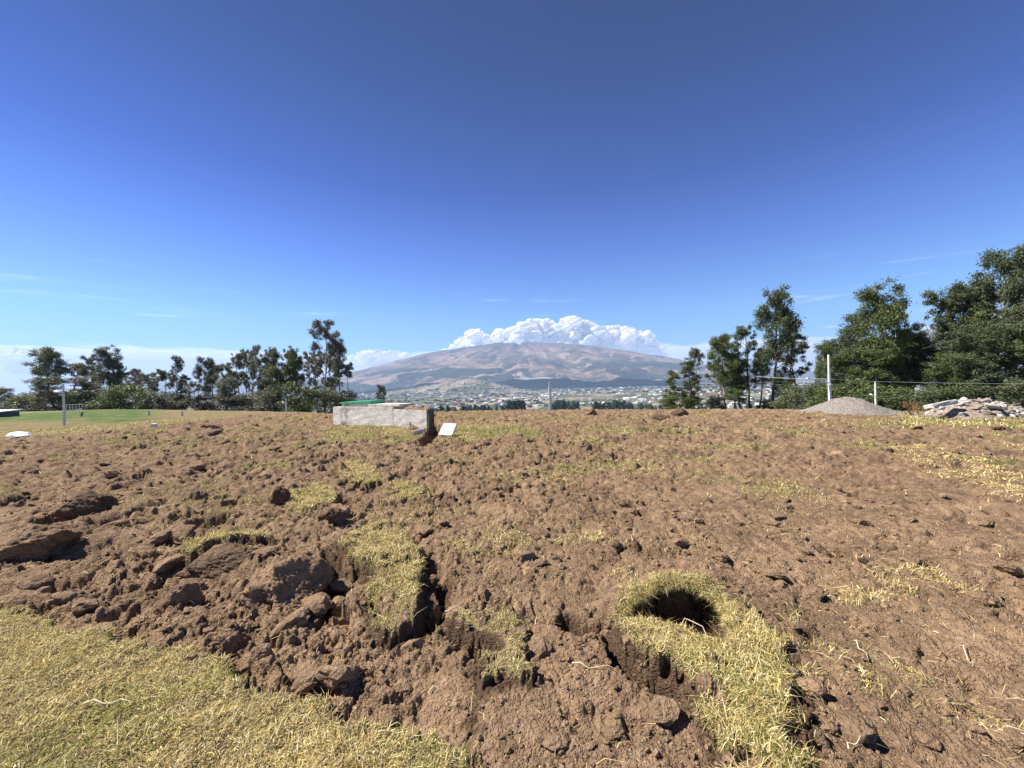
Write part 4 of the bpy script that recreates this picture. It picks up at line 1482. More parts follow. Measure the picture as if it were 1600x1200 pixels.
def tank():
    """low concrete water tank: front wall, raised slab, hatch with green lid"""
    p0, p1 = at(506, 665, 17.0), at(680, 664, 15.9)
    cx, cy = (p0.x + p1.x) / 2, (p0.y + p1.y) / 2
    L = math.hypot(p1.x - p0.x, p1.y - p0.y)
    rz = math.atan2(p1.y - p0.y, p1.x - p0.x) - R(12)
    z0 = float(zbase(cx, cy))
    root = empty('water_tank', (cx, cy, z0), rz)
    tag(root, 'low stained white concrete tank in the field with a green lid on top', 'water tank')
    mt = mat_tank()
    top = 0.76
    h = L / 2
    box_obj('wall', (-h, h * 0.32, 0, 0.16, -0.4, top + 0.04), mt, root, 0.012, 6, 0.004)
    box_obj('wall', (h * 0.32 + .003, h, 0.003, 0.16, -0.4, top - 0.06), mt, root, 0.012, 5, 0.004)
    box_obj('wall', (-h, -h + 0.16, 0.163, 1.0, -0.4, top + 0.038), mt, root, 0.012, 4, 0.003)
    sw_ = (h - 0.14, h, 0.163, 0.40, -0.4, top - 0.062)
    box_obj('wall', (-h, h * 0.35, 1.003, 1.15, -0.4, top - 0.065), mt, root, 0.012, 4, 0.003)
    box_obj('slab', (-h + 0.165, h * 0.30, 0.165, 1.0, top - 0.08, top + 0.03), mt, root, 0.01)
    sl_ = box_obj('slab', (-0.55, h * 0.45, 0.02, 1.0, top + 0.044, top + 0.15), mt, root, 0.012, 3, 0.003)
    sl_['label'] = 'raised cover slab with dark broken end'
    up = box_obj('hatch_curb', (-h + 0.32, -h + 1.95, 0.22, 0.9, top + 0.044, top + 0.16), mt, root, 0.01, 2, 0.003)
    mg, t = new_mat('green_painted_metal')
    b = principled(t, 0.45, 0.5)
    v = t.n('ShaderNodeTexCoord').outputs['Object']
    n = t.noise(v, 9, 5, 0.7)
    t.l(t.mix(t.mrange(n, 0.45, 0.7), (0.03, 0.28, 0.13), (0.16, 0.42, 0.25)), b.inputs['Base Color'])
    bm = bmesh.new()
    x0, x1 = -h + 0.24, -h + 2.05
    # a shallow pitched lid, thin at the left, lipped at the right
    pts = [(x0, 0.14, 0), (x1, 0.14, 0), (x1, 1.0, 0), (x0, 1.0, 0), (x0, 0.14, 0.07), (x1, 0.14, 0.13), (x1, 1.0, 0.15), (x0, 1.0, 0.09)]
    vs = [bm.verts.new(p) for p in pts]
    for f in ((0, 3, 2, 1), (4, 5, 6, 7), (0, 1, 5, 4), (1, 2, 6, 5), (2, 3, 7, 6), (3, 0, 4, 7)):
        bm.faces.new([vs[i] for i in f])
    bmesh.ops.bevel(bm, geom=bm.edges[:], offset=0.012, segments=2, affect='EDGES')
    me = bpy.data.meshes.new('lid'); bm.to_mesh(me); bm.free()
    ld = link('lid', me, mg, root)
    ld.location = (0, 0, top + 0.163)
    ld['label'] = 'green painted sheet metal lid'
    rust = mat_noise('rusty_edge', (0.42, 0.19, 0.06), (0.55, 0.36, 0.20), 9, 0.9, 0.3, 0.01)
    e = box_obj('coping', (h * 0.55, h - 0.01, 0.01, 0.15, top - 0.057, top + 0.0), rust, root, 0.006, 4, 0.004)
    e['label'] = 'rust-stained coping on the lower right end'
    # buttress running down at the right end
    dk = mat_noise('dark_end_concrete', (0.05, 0.05, 0.035), (0.16, 0.15, 0.11), 8, 0.9, 0.4, 0.01)  # much darker concrete colour for the right end wall and post
    box_obj('wall', sw_, dk, root, 0.012, 4, 0.003)['label'] = 'dark end wall'
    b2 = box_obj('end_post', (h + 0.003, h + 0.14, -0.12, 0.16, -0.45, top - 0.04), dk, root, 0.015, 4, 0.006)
    b2['label'] = 'dark end post'
    # rusty reinforcing loop poking from the grass
    for k, (px, py) in enumerate(((652, 659), (640, 668))):
        gx, gy = G(px, py + 8)
        zz = float(zbase(gx, gy))
        w = 0.28
        pts = [(-w, 0, 0), (-w, 0, 0.2), (-w * 0.7, 0, 0.27), (0, 0, 0.30), (w * 0.7, 0, 0.27), (w, 0, 0.18), (w * 1.1, 0, 0.0)]
        V, F = tube(pts, [0.012] * 7, 6)
        o = link('rebar_loop', np_mesh('rebar_loop', V, F, True), rust)
        o.location = (gx, gy, zz)
        o.rotation_euler = (0, 0, 0.2 + k)
        tag(o, ['bent rusty rebar loop right in front of the tank wall', 'second rusty rebar loop nearer the leaning plate'][k], 'rebar')
    # plates lying by the trench
    pl = mat_noise('pale_concrete_plate', (0.42, 0.41, 0.38), (0.62, 0.61, 0.57), 6, 0.85, 0.3, 0.004)
    gx, gy = G(698, 684)
    o = box_obj('concrete_plate', (-0.23, 0.23, -0.27, 0.27, -0.03, 0.03), pl, None, 0.008, 2, 0.002, (gx, gy + 0.25, float(zbase(gx, gy)) + 0.22), (R(38), R(3), R(-14)))
    tag(o, 'pale square concrete plate lying tilted beside the trench', 'plate')
    gx, gy = G(652, 680)
    o = box_obj('concrete_plate', (-0.025, 0.025, -0.45, 0.45, -0.12, 0.12), pl, None, 0.008, 2, 0.002, (gx, gy + 0.3, float(zbase(gx, gy)) + 0.04), (0, R(12), R(-12)))
    tag(o, 'narrow concrete plate standing on edge in the grass before the tank', 'plate')


tank()

# posts of the fence
def post(px, top, Y, wpx, label, lamp=0, arm=0):
    d = ray(px, 640)
    x = d.x * Y
    z0 = float(zbase(x, Y)) - 0.1
    H = at(px, top, Y).z - z0
    root = empty('fence_post', (x, Y, z0))
    tag(root, label, 'post', 'white concrete fence posts')
    w = wpx * Y / FPX / 2 / (1 + abs(x / Y))
    bm = bmesh.new()
    vs = []
    for z, k in ((0, 1.15), (H * 0.5, 1.0), (H, 0.82)):
        vs.append([bm.verts.new((sx * w * k, sy * w * k, z)) for sx, sy in ((-1, -1), (1, -1), (1, 1), (-1, 1))])
    for a, b in ((0, 1), (1, 2)):
        for i in range(4):
            bm.faces.new((vs[a][i], vs[a][(i + 1) % 4], vs[b][(i + 1) % 4], vs[b][i]))
    bm.faces.new(vs[2]); bm.faces.new(vs[0][::-1])
    bmesh.ops.bevel(bm, geom=[e for e in bm.edges if abs(e.verts[0].co.z - e.verts[1].co.z) > 0.1], offset=w * 0.25, segments=2, affect='EDGES')
    me = bpy.data.meshes.new('shaft'); bm.to_mesh(me); bm.free()
    link('shaft', me, M_POST, root)
    if lamp:
        zl = H * lamp
        V, F = tube([(-w, 0, zl), (-w - 0.10, -0.05, zl + 0.05), (-w - 0.16, -0.07, zl + 0.06)], [0.015, 0.015, 0.015], 6)
        link('bracket', np_mesh('bracket', V, F, True), M_METAL, root)
        lo = box_obj('lamp', (-0.13, 0.10, -0.09, 0.09, -0.035, 0.035), M_LAMP, root, 0.015, loc=(-w - 0.24, -0.08, zl + 0.07), rot=(0.3, 0.35, 0))
    if arm:
        zl = H * arm
        V, F = tube([(-w, 0, zl), (-w - 0.5, 0, zl + 0.10), (-w - 1.0, 0, zl + 0.21)], [0.03, 0.026, 0.022], 8)
        link('lamp_arm', np_mesh('lamp_arm', V, F, True), M_METAL, root)
        box_obj('lamp', (-0.22, 0.05, -0.07, 0.07, -0.03, 0.03), M_LAMP, root, 0.012, loc=(-w - 1.05, 0, zl + 0.24), rot=(0, 0.2, 0))
        box_obj('insulator', (-0.05, 0.05, -0.05, 0.05, -0.06, 0.06), M_METAL, root, 0.01, loc=(0, -w - 0.03, zl - 0.12))
    return root, H


post(100, 600, 21.6, 4.6, 'tall white post with a small lamp in front of the left wood', lamp=0.80)
post(447, 622, 46, 3.0, 'short white post with a small lamp before the left wood', lamp=0.72)
post(634.5, 611, 44, 2.8, 'thin white post rising right behind the concrete tank')
post(860, 596, 33, 4.0, 'white post standing alone at the middle of the horizon')
post(1297, 554, 23.5, 5.2, 'tallest white post behind the gravel heap with a lamp arm', arm=0.53)
post(1369, 596, 25.5, 4.2, 'shorter white post with a lamp right of the gravel heap', lamp=0.55)


def wire(name, pts, rad, label, cat, mat=M_WIRE):
    V, F = tube(pts, [rad] * len(pts), 5)
    o = link(name, np_mesh(name, V, F, True), mat)
    tag(o, label, cat)


def sag(a, b, s, n=14):
    return [a.lerp(b, i / n) - Vector((0, 0, s * 4 * (i / n) * (1 - i / n))) for i in range(n + 1)]


wire('fence_wire', sag(at(1180, 588, 27.5), at(1297, 592, 23.6), 0.05)[:-1] + sag(at(1297, 592, 23.6), at(1369, 596, 25.6), 0.02)[:-1] + sag(at(1369, 596, 25.6), at(1660, 600, 24.0), 0.04),
     0.010, 'single straight wire strung across the right posts', 'wire')
wire('power_cable', sag(at(1440, 545, 27), at(1700, 432, 24), 0.5), 0.022, 'dark cable slanting up through the rightmost trees', 'cable', M_BARKD)


def left_things():
    # low shed at the left edge
    gx, gy = at(6, 651, 31).x, 31.0
    root = empty('shed', (gx - 2.4, gy + 1, float(zbase(gx, gy))), R(-12))
    tag(root, 'low dark shed with a pale sheet roof at the left edge', 'shed')
    wl = flat_mat('shed_wall', (0.12, 0.125, 0.12))
    box_obj('wall', (-2.2, 1.55, -0.9, 0.9, -0.3, 0.42), wl, root, 0.01)
    rf = box_obj('roof', (-2.4, 1.7, -1.1, 1.1, 0.423, 0.50), flat_mat('shed_roof', (0.55, 0.55, 0.55)), root, 0.01, rot=(R(5), 0, 0))
    for sx in (-2.0, -0.8, 0.4, 1.5):
        box_obj('post', (sx - 0.04, sx + 0.04, -1.0, -0.905, -0.3, 0.415), M_POST, root, 0.005)
    # white sack
    gx, gy = G(30, 683)
    V0, F0 = ICO[4]
    V = V0 * np.array([0.42, 0.26, 0.17])
    V[:, 2] = np.maximum(V[:, 2], -0.04)
    V = V * (1 + 0.18 * n3(V0, 2.2, 5) + 0.07 * np.abs(n3(V0 * np.array([1, 3, 1]), 5, 9)))[:, None]
    V[:, 2] *= 1 - 0.45 * np.clip(V0[:, 0], 0, 1)
    o = link('sack', np_mesh('sack', V, F0, True), mat_noise('white_plastic', (0.68, 0.70, 0.74), (0.82, 0.83, 0.85), 5, 0.5, 0.4, 0.02))
    o.location = (gx, gy, float(zbase(gx, gy)) + 0.05)
    o.rotation_euler = (0, 0, -0.1)
    tag(o, 'crumpled white plastic sack lying at the left edge of the turned soil', 'sack')
    # white block
    gx, gy = G(240, 668)
    o = box_obj('block', (-0.10, 0.10, -0.12, 0.12, -0.1, 0.16), M_POST, None, 0.01, 2, 0.004, (gx, gy, float(zbase(gx, gy)) + 0.02), (0.05, 0.1, 0.5))
    tag(o, 'small white block sitting on the border of dry grass and soil', 'block')
    # stakes
    for px, top, Yv, lab in ((285, 646, 27, 'short pale stake right of the small white block'), (233, 648, 29, 'thin pale stake above the small white block'), (127, 648, 30, 'leaning thin stick in the green grass')):
        d = ray(px, 655); x = d.x * Yv; z = float(zbase(x, Yv))
        H = max(0.35, at(px, top, Yv).z - z)
        o = box_obj('stake', (-0.05, 0.05, -0.05, 0.05, -0.1, H), M_POST if px > 200 else M_BARK, None, 0.005, loc=(x, Yv, z), rot=(0, 0.25 if px == 127 else 0.02, 0.4))
        tag(o, lab, 'stake')
    # wire pen behind the green grass
    p0 = at(104, 641, 40); p1 = at(148, 640, 41)
    z = float(zbase(p0.x, p0.y))
    root = empty('wire_pen', (p0.x, p0.y, z))
    tag(root, 'low grey wire pen beyond the green grass', 'fence')
    L = (p1 - p0).x
    for i in range(7):
        x = L * i / 6
        V, F = tube([(x, 0.15 * i / 6, -0.1), (x, 0.15 * i / 6, 0.75)], [0.025, 0.025], 6)
        link('picket', np_mesh('picket', V, F, True), M_METAL, root)
    for zz in (0.2, 0.45, 0.70):
        V, F = tube([(0, -0.03, zz), (L, 0.12, zz)], [0.014, 0.014], 5)
        link('rail', np_mesh('rail', V, F, True), M_METAL, root)


left_things()


# ------------------------------------------------------------------ heaps on the right
def rock(V0, seed, planes=9, rough=0.10, flat=0.75):
    rg = np.random.default_rng(seed)
    N = rg.normal(size=(planes, 3)); N /= np.linalg.norm(N, axis=1)[:, None]
    D = rg.uniform(0.55, 0.95, planes)
    dt = V0 @ N.T
    rad = np.min(np.where(dt > 0.05, D / np.maximum(dt, 0.05), 9), axis=1)
    rad = np.minimum(rad, 1.05)
    rad = rad * (1 + rough * n3(V0, 2.6, seed) + rough * 0.5 * n3(V0, 6.5, seed + 3))
    return V0 * rad[:, None] * np.array([1, 1, flat])


def gravel():
    p = at(1325, 640, 21.5)
    nx, ny = 150, 90
    xs = np.linspace(-2.9, 2.9, nx); ys = np.linspace(-2.2, 2.2, ny)
    X, Y = np.meshgrid(xs, ys)
    z0 = float(zbase(p.x, p.y))
    topz = at(1325, 621.5, 21.5).z - z0
    prof = np.interp(np.abs(X), [0, 0.5, 1.3, 2.2, 2.9], [1.0, 0.97, 0.62, 0.18, -0.05]) * (1 + 0.0 * X)
    prof = np.where(X > 0, np.interp(X, [0, 0.6, 1.2, 2.4, 2.9], [1.0, 0.93, 0.62, 0.08, -0.05]), prof)
    cross = np.clip(1 - (np.abs(Y) / 2.1) ** 1.5, 0, 1)
    Z = topz * prof * cross + 0.10 * fbm(X * 1.1, Y * 1.1, 4, 5) * prof + 0.018 * fbm(X * 14, Y * 14, 2, 6)
    Z = np.where(cross <= 0, -0.2, Z)
    idx = np.arange(nx * ny).reshape(ny, nx)
    F = np.stack([idx[:-1, :-1], idx[:-1, 1:], idx[1:, 1:], idx[1:, :-1]], -1).reshape(-1, 4)
    root = empty('gravel_heap', (p.x, p.y, z0))
    root.scale = (0.84, 1, 1)
    tag(root, 'smooth low heap of pale grey gravel in front of the right trees', 'gravel heap')
    m, t = new_mat('grey_gravel')
    b = principled(t, 0.95, 0.15)
    v = t.n('ShaderNodeTexCoord').outputs['Object']
    vo = t.n('ShaderNodeTexVoronoi'); vo.inputs['Scale'].default_value = 28
    t.l(v, vo.inputs['Vector'])
    s = t.n('ShaderNodeSeparateColor'); t.l(vo.outputs['Color'], s.inputs[0])
    c = t.ramp(s.outputs[0], [(0, (0.12, 0.105, 0.09)), (0.5, (0.215, 0.19, 0.165)), (1, (0.31, 0.28, 0.25))])
    t.l(c, b.inputs['Base Color'])
    bump(t, b, t.math('SUBTRACT', 1.0, vo.outputs['Distance']), 0.7, 0.03)
    link('mound', np_mesh('mound', np.stack([X, Y, Z], -1).reshape(-1, 3), F, True), m, root)
    # loose stones on it: one part past counting
    n = 900
    x = rng.uniform(-2.6, 2.6, n); y = rng.uniform(-1.9, 0.6, n)
    zz = np.array([Z[min(ny - 1, int((b_ + 2.2) / 4.4 * (ny - 1))), min(nx - 1, int((a_ + 2.9) / 5.8 * (nx - 1)))] for a_, b_ in zip(x, y)])
    V0, F0 = ICO[1]
    s_ = rng.uniform(0.012, 0.035, n)
    Q = V0[None] * s_[:, None, None] * rng.uniform(0.7, 1.2, (n, len(V0), 1)) + np.stack([x, y, zz], 1)[:, None]
    o = link('loose_stones', np_mesh('loose_stones', Q.reshape(-1, 3), (F0[None] + (np.arange(n) * len(V0))[:, None, None]).reshape(-1, 3)), m, root)
    o['kind'] = 'stuff'


gravel()


def rubble():
    c = at(1530, 656, 17.2)
    z0 = float(zbase(c.x, c.y))
    root = empty('rubble_heap', (c.x, c.y, z0))
    tag(root, 'heap of broken concrete and earth at the right below the dark trees', 'rubble heap')
    nx, ny = 120, 70
    xs = np.linspace(-2.4, 2.2, nx); ys = np.linspace(-1.2, 1.6, ny)
    X, Y = np.meshgrid(xs, ys)
    pr = np.interp(X, [-2.4, -1.8, -0.9, -0.2, 0.6, 1.3, 1.8, 2.2], [-0.05, 0.18, 0.62, 0.76, 0.70, 0.55, 0.25, -0.05])
    cr = np.clip(1 - (np.abs(Y - 0.2) / 1.35) ** 1.8, 0, 1)
    pl_ = plates(X, Y, 0.3, 900, 0.5, 0.3)[0]
    Z = pr * cr + 0.07 * pl_ * (cr > 0.02) + 0.03 * fbm(X * 8, Y * 8, 3, 9)
    Z = np.where(cr <= 0.0, -0.2, Z)
    idx = np.arange(nx * ny).reshape(ny, nx)
    F = np.stack([idx[:-1, :-1], idx[:-1, 1:], idx[1:, 1:], idx[1:, :-1]], -1).reshape(-1, 4)
    link('earth_mound', np_mesh('earth_mound', np.stack([X, Y, Z], -1).reshape(-1, 3), F, True), mat_noise('rubble_earth', (0.16, 0.125, 0.10), (0.30, 0.25, 0.21), 6, 0.95, 0.6, 0.03), root)
    mats = [mat_noise('pale_broken_concrete', (0.30, 0.285, 0.26), (0.46, 0.44, 0.41), 5, 0.9, 0.5, 0.01), mat_noise('brownish_stone', (0.20, 0.165, 0.14), (0.32, 0.27, 0.23), 5, 0.9, 0.5, 0.02),
            mat_noise('light_stone', (0.40, 0.37, 0.33), (0.56, 0.53, 0.48), 5, 0.9, 0.4, 0.01)]
    V0, F0 = ICO[2]
    me = []
    for k in range(10):
        m_ = np_mesh('stone', rock(V0, 700 + k, 8, 0.08, random.uniform(0.45, 0.8)), F0)
        m_.materials.append(mats[[0, 1, 1, 2, 1, 0, 1, 2, 1, 0][k]])
        me.append(m_)
    for k in range(260):
        x = random.gauss(0.0, 1.0); y = random.uniform(-1.05, 0.7)
        if not -2.0 < x < 2.0:
            continue
        ix = int((x + 2.4) / 4.6 * (nx - 1)); iy = int((y + 1.2) / 2.8 * (ny - 1))
        o = bpy.data.objects.new('stone', me[random.randrange(10)])
        C.objects.link(o)
        o.parent = root
        s = random.choice([0.04, 0.05, 0.06, 0.08, 0.10, 0.14]) * random.uniform(0.8, 1.2)
        o.location = (x, y, Z[iy, ix] + s * 0.25)
        o.scale = (s * random.uniform(0.9, 1.5), s, s * random.uniform(0.6, 1))
        o.rotation_euler = (random.uniform(-.6, .6), random.uniform(-.6, .6), random.uniform(0, 6.2))
    # the long slab lying against the left side, and leaning plates
    pm = mats[2]
    a, b = at(1446, 636, 17.0), at(1490, 629, 16.9)
    o = box_obj('concrete_slab', (-0.60, 0.60, -0.20, 0.20, -0.09, 0.09), pm, None, 0.015, 3, 0.006, ((a.x + b.x) / 2, 16.9, (a.z + b.z) / 2 + 0.02), (R(-12), R(-8), R(6)))
    tag(o, 'long pale concrete slab lying on the left shoulder of the rubble heap', 'slab')
    for px, py, sx, sz, ry, lab in ((1472, 638, 0.10, 0.10, 0.5, 'pale upright lump of concrete under the long slab'), (1553, 634, 0.34, 0.10, 0.15, 'flat light slab on the right crest of the rubble heap'),
                                    (1545, 645, 0.30, 0.05, 0.3, 'thin grey flagstone on the front of the rubble heap'), (1585, 648, 0.22, 0.20, 0.2, 'rounded pale boulder at the right foot of the rubble heap')):
        q = at(px, py, 16.5)
        m_ = np_mesh('broken_concrete', rock(V0, int(px), 7, 0.05, 1.0) * np.array([sx, sx * 0.8, sz]), F0)
        o = link('broken_concrete', m_, mats[0] if sz > 0.08 else mats[1])
        o.location = q
        o.rotation_euler = (0.2, ry, 0.3)
        tag(o, lab, 'broken concrete')


rubble()

# ------------------------------------------------------------------ big clods of the foreground
def big_clod(px, py, size, sub, seed, rot, label, mat=M_SOIL, sink=0.3, flat=0.8, planes=10, rough=0.09, grp=None):
    gx, gy = G(px, py)
    z = float(field(np.array([gx]), np.array([gy]))[0][0])
    V0, F0 = ICO[sub] if sub in ICO else ico(sub)
    V = rock(V0, seed, planes, rough, 1.0)
    # crumbled, cracked surface
    pl_ = plates(V0[:, 0] * 1.0 + V0[:, 2] * 0.5, V0[:, 1] + V0[:, 2] * 0.7, 0.30, seed, 0.4, 0.35)[0]
    pb_ = plates(V0[:, 0] + V0[:, 2] * 0.8, V0[:, 1] - V0[:, 2] * 0.6, 0.13, seed + 3, 0.5, 0.5)[0]
    V = V * (1 + 0.13 * pl_ + 0.07 * pb_ + 0.06 * n3(V0, 5, seed + 4) + 0.04 * n3(V0, 11, seed) + 0.025 * n3(V0, 26, seed + 9))[:, None]
    V = V * np.array(size)
    me = np_mesh('soil_clod', V, F0, sub >= 5)
    o = link('soil_clod', me, mat)
    o.location = (gx, gy, z + size[2] * (1 - 2 * sink) * 0.6)
    o.rotation_euler = rot
    tag(o, label, 'soil clod', grp)
    return o


ICO[5] = ico(5)
ICO[6] = ico(6)
big_clod(455, 925, (0.30, 0.30, 0.25), 6, 41, (0.1, 0.12, 0.3), 'largest rounded soil clod left of the long turf strip', sink=0.32)
big_clod(45, 868, (0.46, 0.26, 0.20), 6, 42, (0.15, -0.02, 0.12), 'long overhanging slab of soil at the left edge', sink=0.25)
big_clod(345, 882, (0.34, 0.20, 0.13), 6, 43, (0.25, 0.0, 0.1), 'undercut clod with dry grass along its brow', M_DARKSOIL, 0.3)
big_clod(288, 942, (0.075, 0.17, 0.12), 5, 44, (0.1, 0.0, -0.35), 'narrow upright clod shaped like a log below the grassy brow', sink=0.25)
big_clod(125, 800, (0.36, 0.26, 0.20), 6, 45, (0.1, 0.1, 0.5), 'jumbled dark clod above the overhanging slab on the left', M_DARKSOIL, 0.3)
big_clod(435, 785, (0.15, 0.15, 0.17), 5, 46, (0.2, 0.1, 0.2), 'dark upright clod left of a small grass patch', M_DARKSOIL, 0.2)
big_clod(520, 815, (0.16, 0.14, 0.13), 5, 47, (0.1, 0.2, 0.9), 'dark clod between two small grass patches', M_DARKSOIL, 0.3)
big_clod(668, 930, (0.12, 0.26, 0.10), 6, 48, (0.0, 0.15, 0.15), 'dark torn clod along the right side of the turf strip', M_DARKSOIL, 0.3)
big_clod(820, 870, (0.10, 0.10, 0.05), 5, 49, (0, 0.1, 0.5), 'flat pale clod left of the small straw patch', sink=0.2)
big_clod(912, 706, (0.22, 0.18, 0.16), 5, 50, (0, 0.1, 0.5), 'smooth pale clod beside a dark hole in mid field', sink=0.3)
big_clod(1030, 655, (0.5, 0.35, 0.22), 5, 53, (0, 0, 0.4), 'dark clod on the horizon right of the middle post', M_DARKSOIL, 0.3)
big_clod(925, 648, (0.28, 0.25, 0.26), 5, 54, (0, 0, 0.4), 'small dark clod on the skyline before the green meadow', M_DARKSOIL, 0.2)
big_clod(1062, 650, (0.45, 0.3, 0.22), 5, 55, (0, 0, 0.1), 'dark undercut clod on the skyline below the first saplings', M_DARKSOIL, 0.2)

# smaller clods one can still count
V0, F0 = ICO[3]
cl_me = []
for k in range(8):
    V = rock(V0, 800 + k, 9, 0.08, 0.75)
    V = V * (1 + 0.16 * plates(V0[:, 0] + V0[:, 2], V0[:, 1] - V0[:, 2] * .7, 0.5, k, .5, .4)[0] + 0.08 * n3(V0, 5, k) + 0.07 * n3(V0, 13, k))[:, None]
    m_ = np_mesh('soil_clod', V, F0)
    m_.materials.append(M_SOIL)
    cl_me.append(m_)
pos = []
while len(pos) < 120:
    px = random.uniform(-40, 1640); py = 668 + 500 * random.random() ** 1.5
    if py < 700 and 500 < px < 860:
        continue
    gx, gy = G(px, py)
    f_ = field(np.array([gx]), np.array([gy]))
    if f_[4][0] > 0.2:
        continue
    pos.append((gx, gy, f_[0][0], px))
for gx, gy, gz, px in pos:
    s = random.uniform(0.035, 0.075) * (1.0 + 0.12 * gy) * (1.15 if px < 600 else 0.8)
    o = bpy.data.objects.new('soil_clod', cl_me[random.randrange(8)])
    C.objects.link(o)
    o.location = (gx, gy, gz + s * 0.25)
    o.scale = (s * random.uniform(0.9, 1.5), s * random.uniform(0.9, 1.3), s * random.uniform(0.6, 1.0))
    o.rotation_euler = (random.uniform(-.4, .4), random.uniform(-.4, .4), random.uniform(0, 6.2))
    side = 'left' if px < 530 else ('middle' if px < 1060 else 'right')
    dist = 'near' if gy < 4 else ('mid' if gy < 9 else 'far')
    tag(o, {'near': 'small loose clod of dry soil in the %s foreground', 'mid': 'loose clod of soil in the %s of the turned field', 'far': 'lumpy clod of soil in the %s distance of the turned field'}[dist] % side,
        'soil clod', 'loose clods, %s %s' % (dist, side))

# crumbs and small clods past counting
def crumbs():
    N = 15000
    ang = rng.uniform(R(-58), R(58), N)
    rad = 1.4 * (24 / 1.4) ** (rng.random(N) ** 1.05)
    x, y = rad * np.sin(ang), rad * np.cos(ang)
    z, gr, mo, gn, tu, la = field(x, y)
    keep = ((tu < 0.3) | ((la < 0.5) & (gr < 0.6)) | (rng.random(N) < 0.06)) & (vnoise(x * 2.2, y * 2.2, 99) + 0.5 * vnoise(x * 7, y * 7, 98) > rng.uniform(-0.9, 0.6, N)) & (y > 0.9)
    x, y, z, rad = x[keep], y[keep], z[keep], rad[keep]
    n = len(x)
    s = rng.lognormal(math.log(0.0085), 0.5, n) * (0.72 + 0.14 * rad)
    s = np.clip(s, 0.004, 0.09)
    protos_ = [rock(ICO[1][0], 300 + k, 8, 0.2, 0.8) for k in range(16)]
    pk = rng.integers(0, 16, n)
    P = np.stack(protos_)[pk]
    a = rng.uniform(0, 6.28, n); ca, sa = np.cos(a)[:, None], np.sin(a)[:, None]
    b = rng.uniform(-0.7, 0.7, n); cb, sb = np.cos(b)[:, None], np.sin(b)[:, None]
    P = np.stack([P[..., 0], P[..., 1] * cb - P[..., 2] * sb, P[..., 1] * sb + P[..., 2] * cb], -1)
    P = P * np.array([1.25, 1, 1])
    P = np.stack([P[..., 0] * ca - P[..., 1] * sa, P[..., 0] * sa + P[..., 1] * ca, P[..., 2]], -1)
    Q = P * s[:, None, None] + np.stack([x, y, z + s * 0.2], 1)[:, None]
    k = P.shape[1]
    F1 = ICO[1][1]
    me = np_mesh('soil_crumbs', Q.reshape(-1, 3), (F1[None] + (np.arange(n) * k)[:, None, None]).reshape(-1, 3))
    tag(link('soil_crumbs', me, M_SOIL), 'countless small crumbs and clods of dry brown soil', kind='stuff')


crumbs()

# ------------------------------------------------------------------ grass
STRAW = np.array([(0.60, 0.48, 0.21), (0.72, 0.60, 0.30), (0.46, 0.35, 0.14), (0.80, 0.70, 0.43), (0.22, 0.15, 0.07), (0.56, 0.46, 0.19)])
OLIVE = np.array([(0.23, 0.25, 0.065), (0.30, 0.31, 0.09), (0.17, 0.20, 0.05), (0.37, 0.36, 0.12)])


def blades(name, x, y, z, L, Wd, lean, green, label, nrm=None, clumpy=0.0):
    n = len(x)
    a = rng.uniform(0, 2 * math.pi, n)
    if clumpy:
        a = a * (1 - clumpy) + clumpy * (vnoise(x * 6, y * 6, 7) * 6.28)
    dx, dy = np.cos(a), np.sin(a)
    ln = lean * rng.uniform(0.4, 1.3, n)
    up = np.cos(ln); ou = np.sin(ln)
    mid = np.stack([dx * ou * L * 0.5, dy * ou * L * 0.5, up * L * 0.55], 1)
    L = L * rng.lognormal(-0.08, 0.42, n)
    curl = rng.uniform(-0.3, 0.5, n)
    tip = np.stack([dx * np.sin(ln + 0.5 + curl) * L, dy * np.sin(ln + 0.5 + curl) * L, np.maximum(np.cos(ln + 0.45 + curl), -0.1) * L], 1)
    yaw = rng.uniform(-0.6, 0.6, n)
    sx, sy = -np.sin(a + yaw), np.cos(a + yaw)
    side = np.stack([sx, sy, rng.uniform(-0.5, 0.5, n)], 1) * (Wd * 0.5)[:, None]
    base = np.stack([x, y, z - 0.004], 1)
    V = np.stack([base - side, base + side, base + mid - side * 0.8, base + mid + side * 0.8, base + tip], 1).reshape(-1, 3)
    o = (np.arange(n) * 5)[:, None]
    q = np.array([[0, 1, 3, 2]]) + o
    tr = np.array([[2, 3, 4]]) + o
    me = np_mesh(name, V, [q, tr])
    ci = rng.integers(0, len(STRAW), n)
    cs = STRAW[ci] * rng.uniform(0.6, 1.4, n)[:, None]
    cg = OLIVE[rng.integers(0, len(OLIVE), n)] * rng.uniform(0.8, 1.2, n)[:, None]
    g = (rng.random(n) < green)[:, None]
    col = np.where(g, cg, cs)
    # root ends are browner
    cc = np.repeat(col, 5, axis=0)
    cattr(me, 'col', np.clip(cc, 0, 1))
    ob = link(name, me, M_BLADE)
    tag(ob, label, kind='stuff')
    return ob


def inside(P, n):
    """n random points in a polygon"""
    lo, hi = P.min(0), P.max(0)
    xs, ys = [], []
    tot = 0
    while tot < n:
        x = rng.uniform(lo[0], hi[0], n); y = rng.uniform(lo[1], hi[1], n)
        m = sdist(x, y, P) > -0.03
        xs.append(x[m]); ys.append(y[m]); tot += m.sum()
    return np.concatenate(xs)[:n], np.concatenate(ys)[:n]


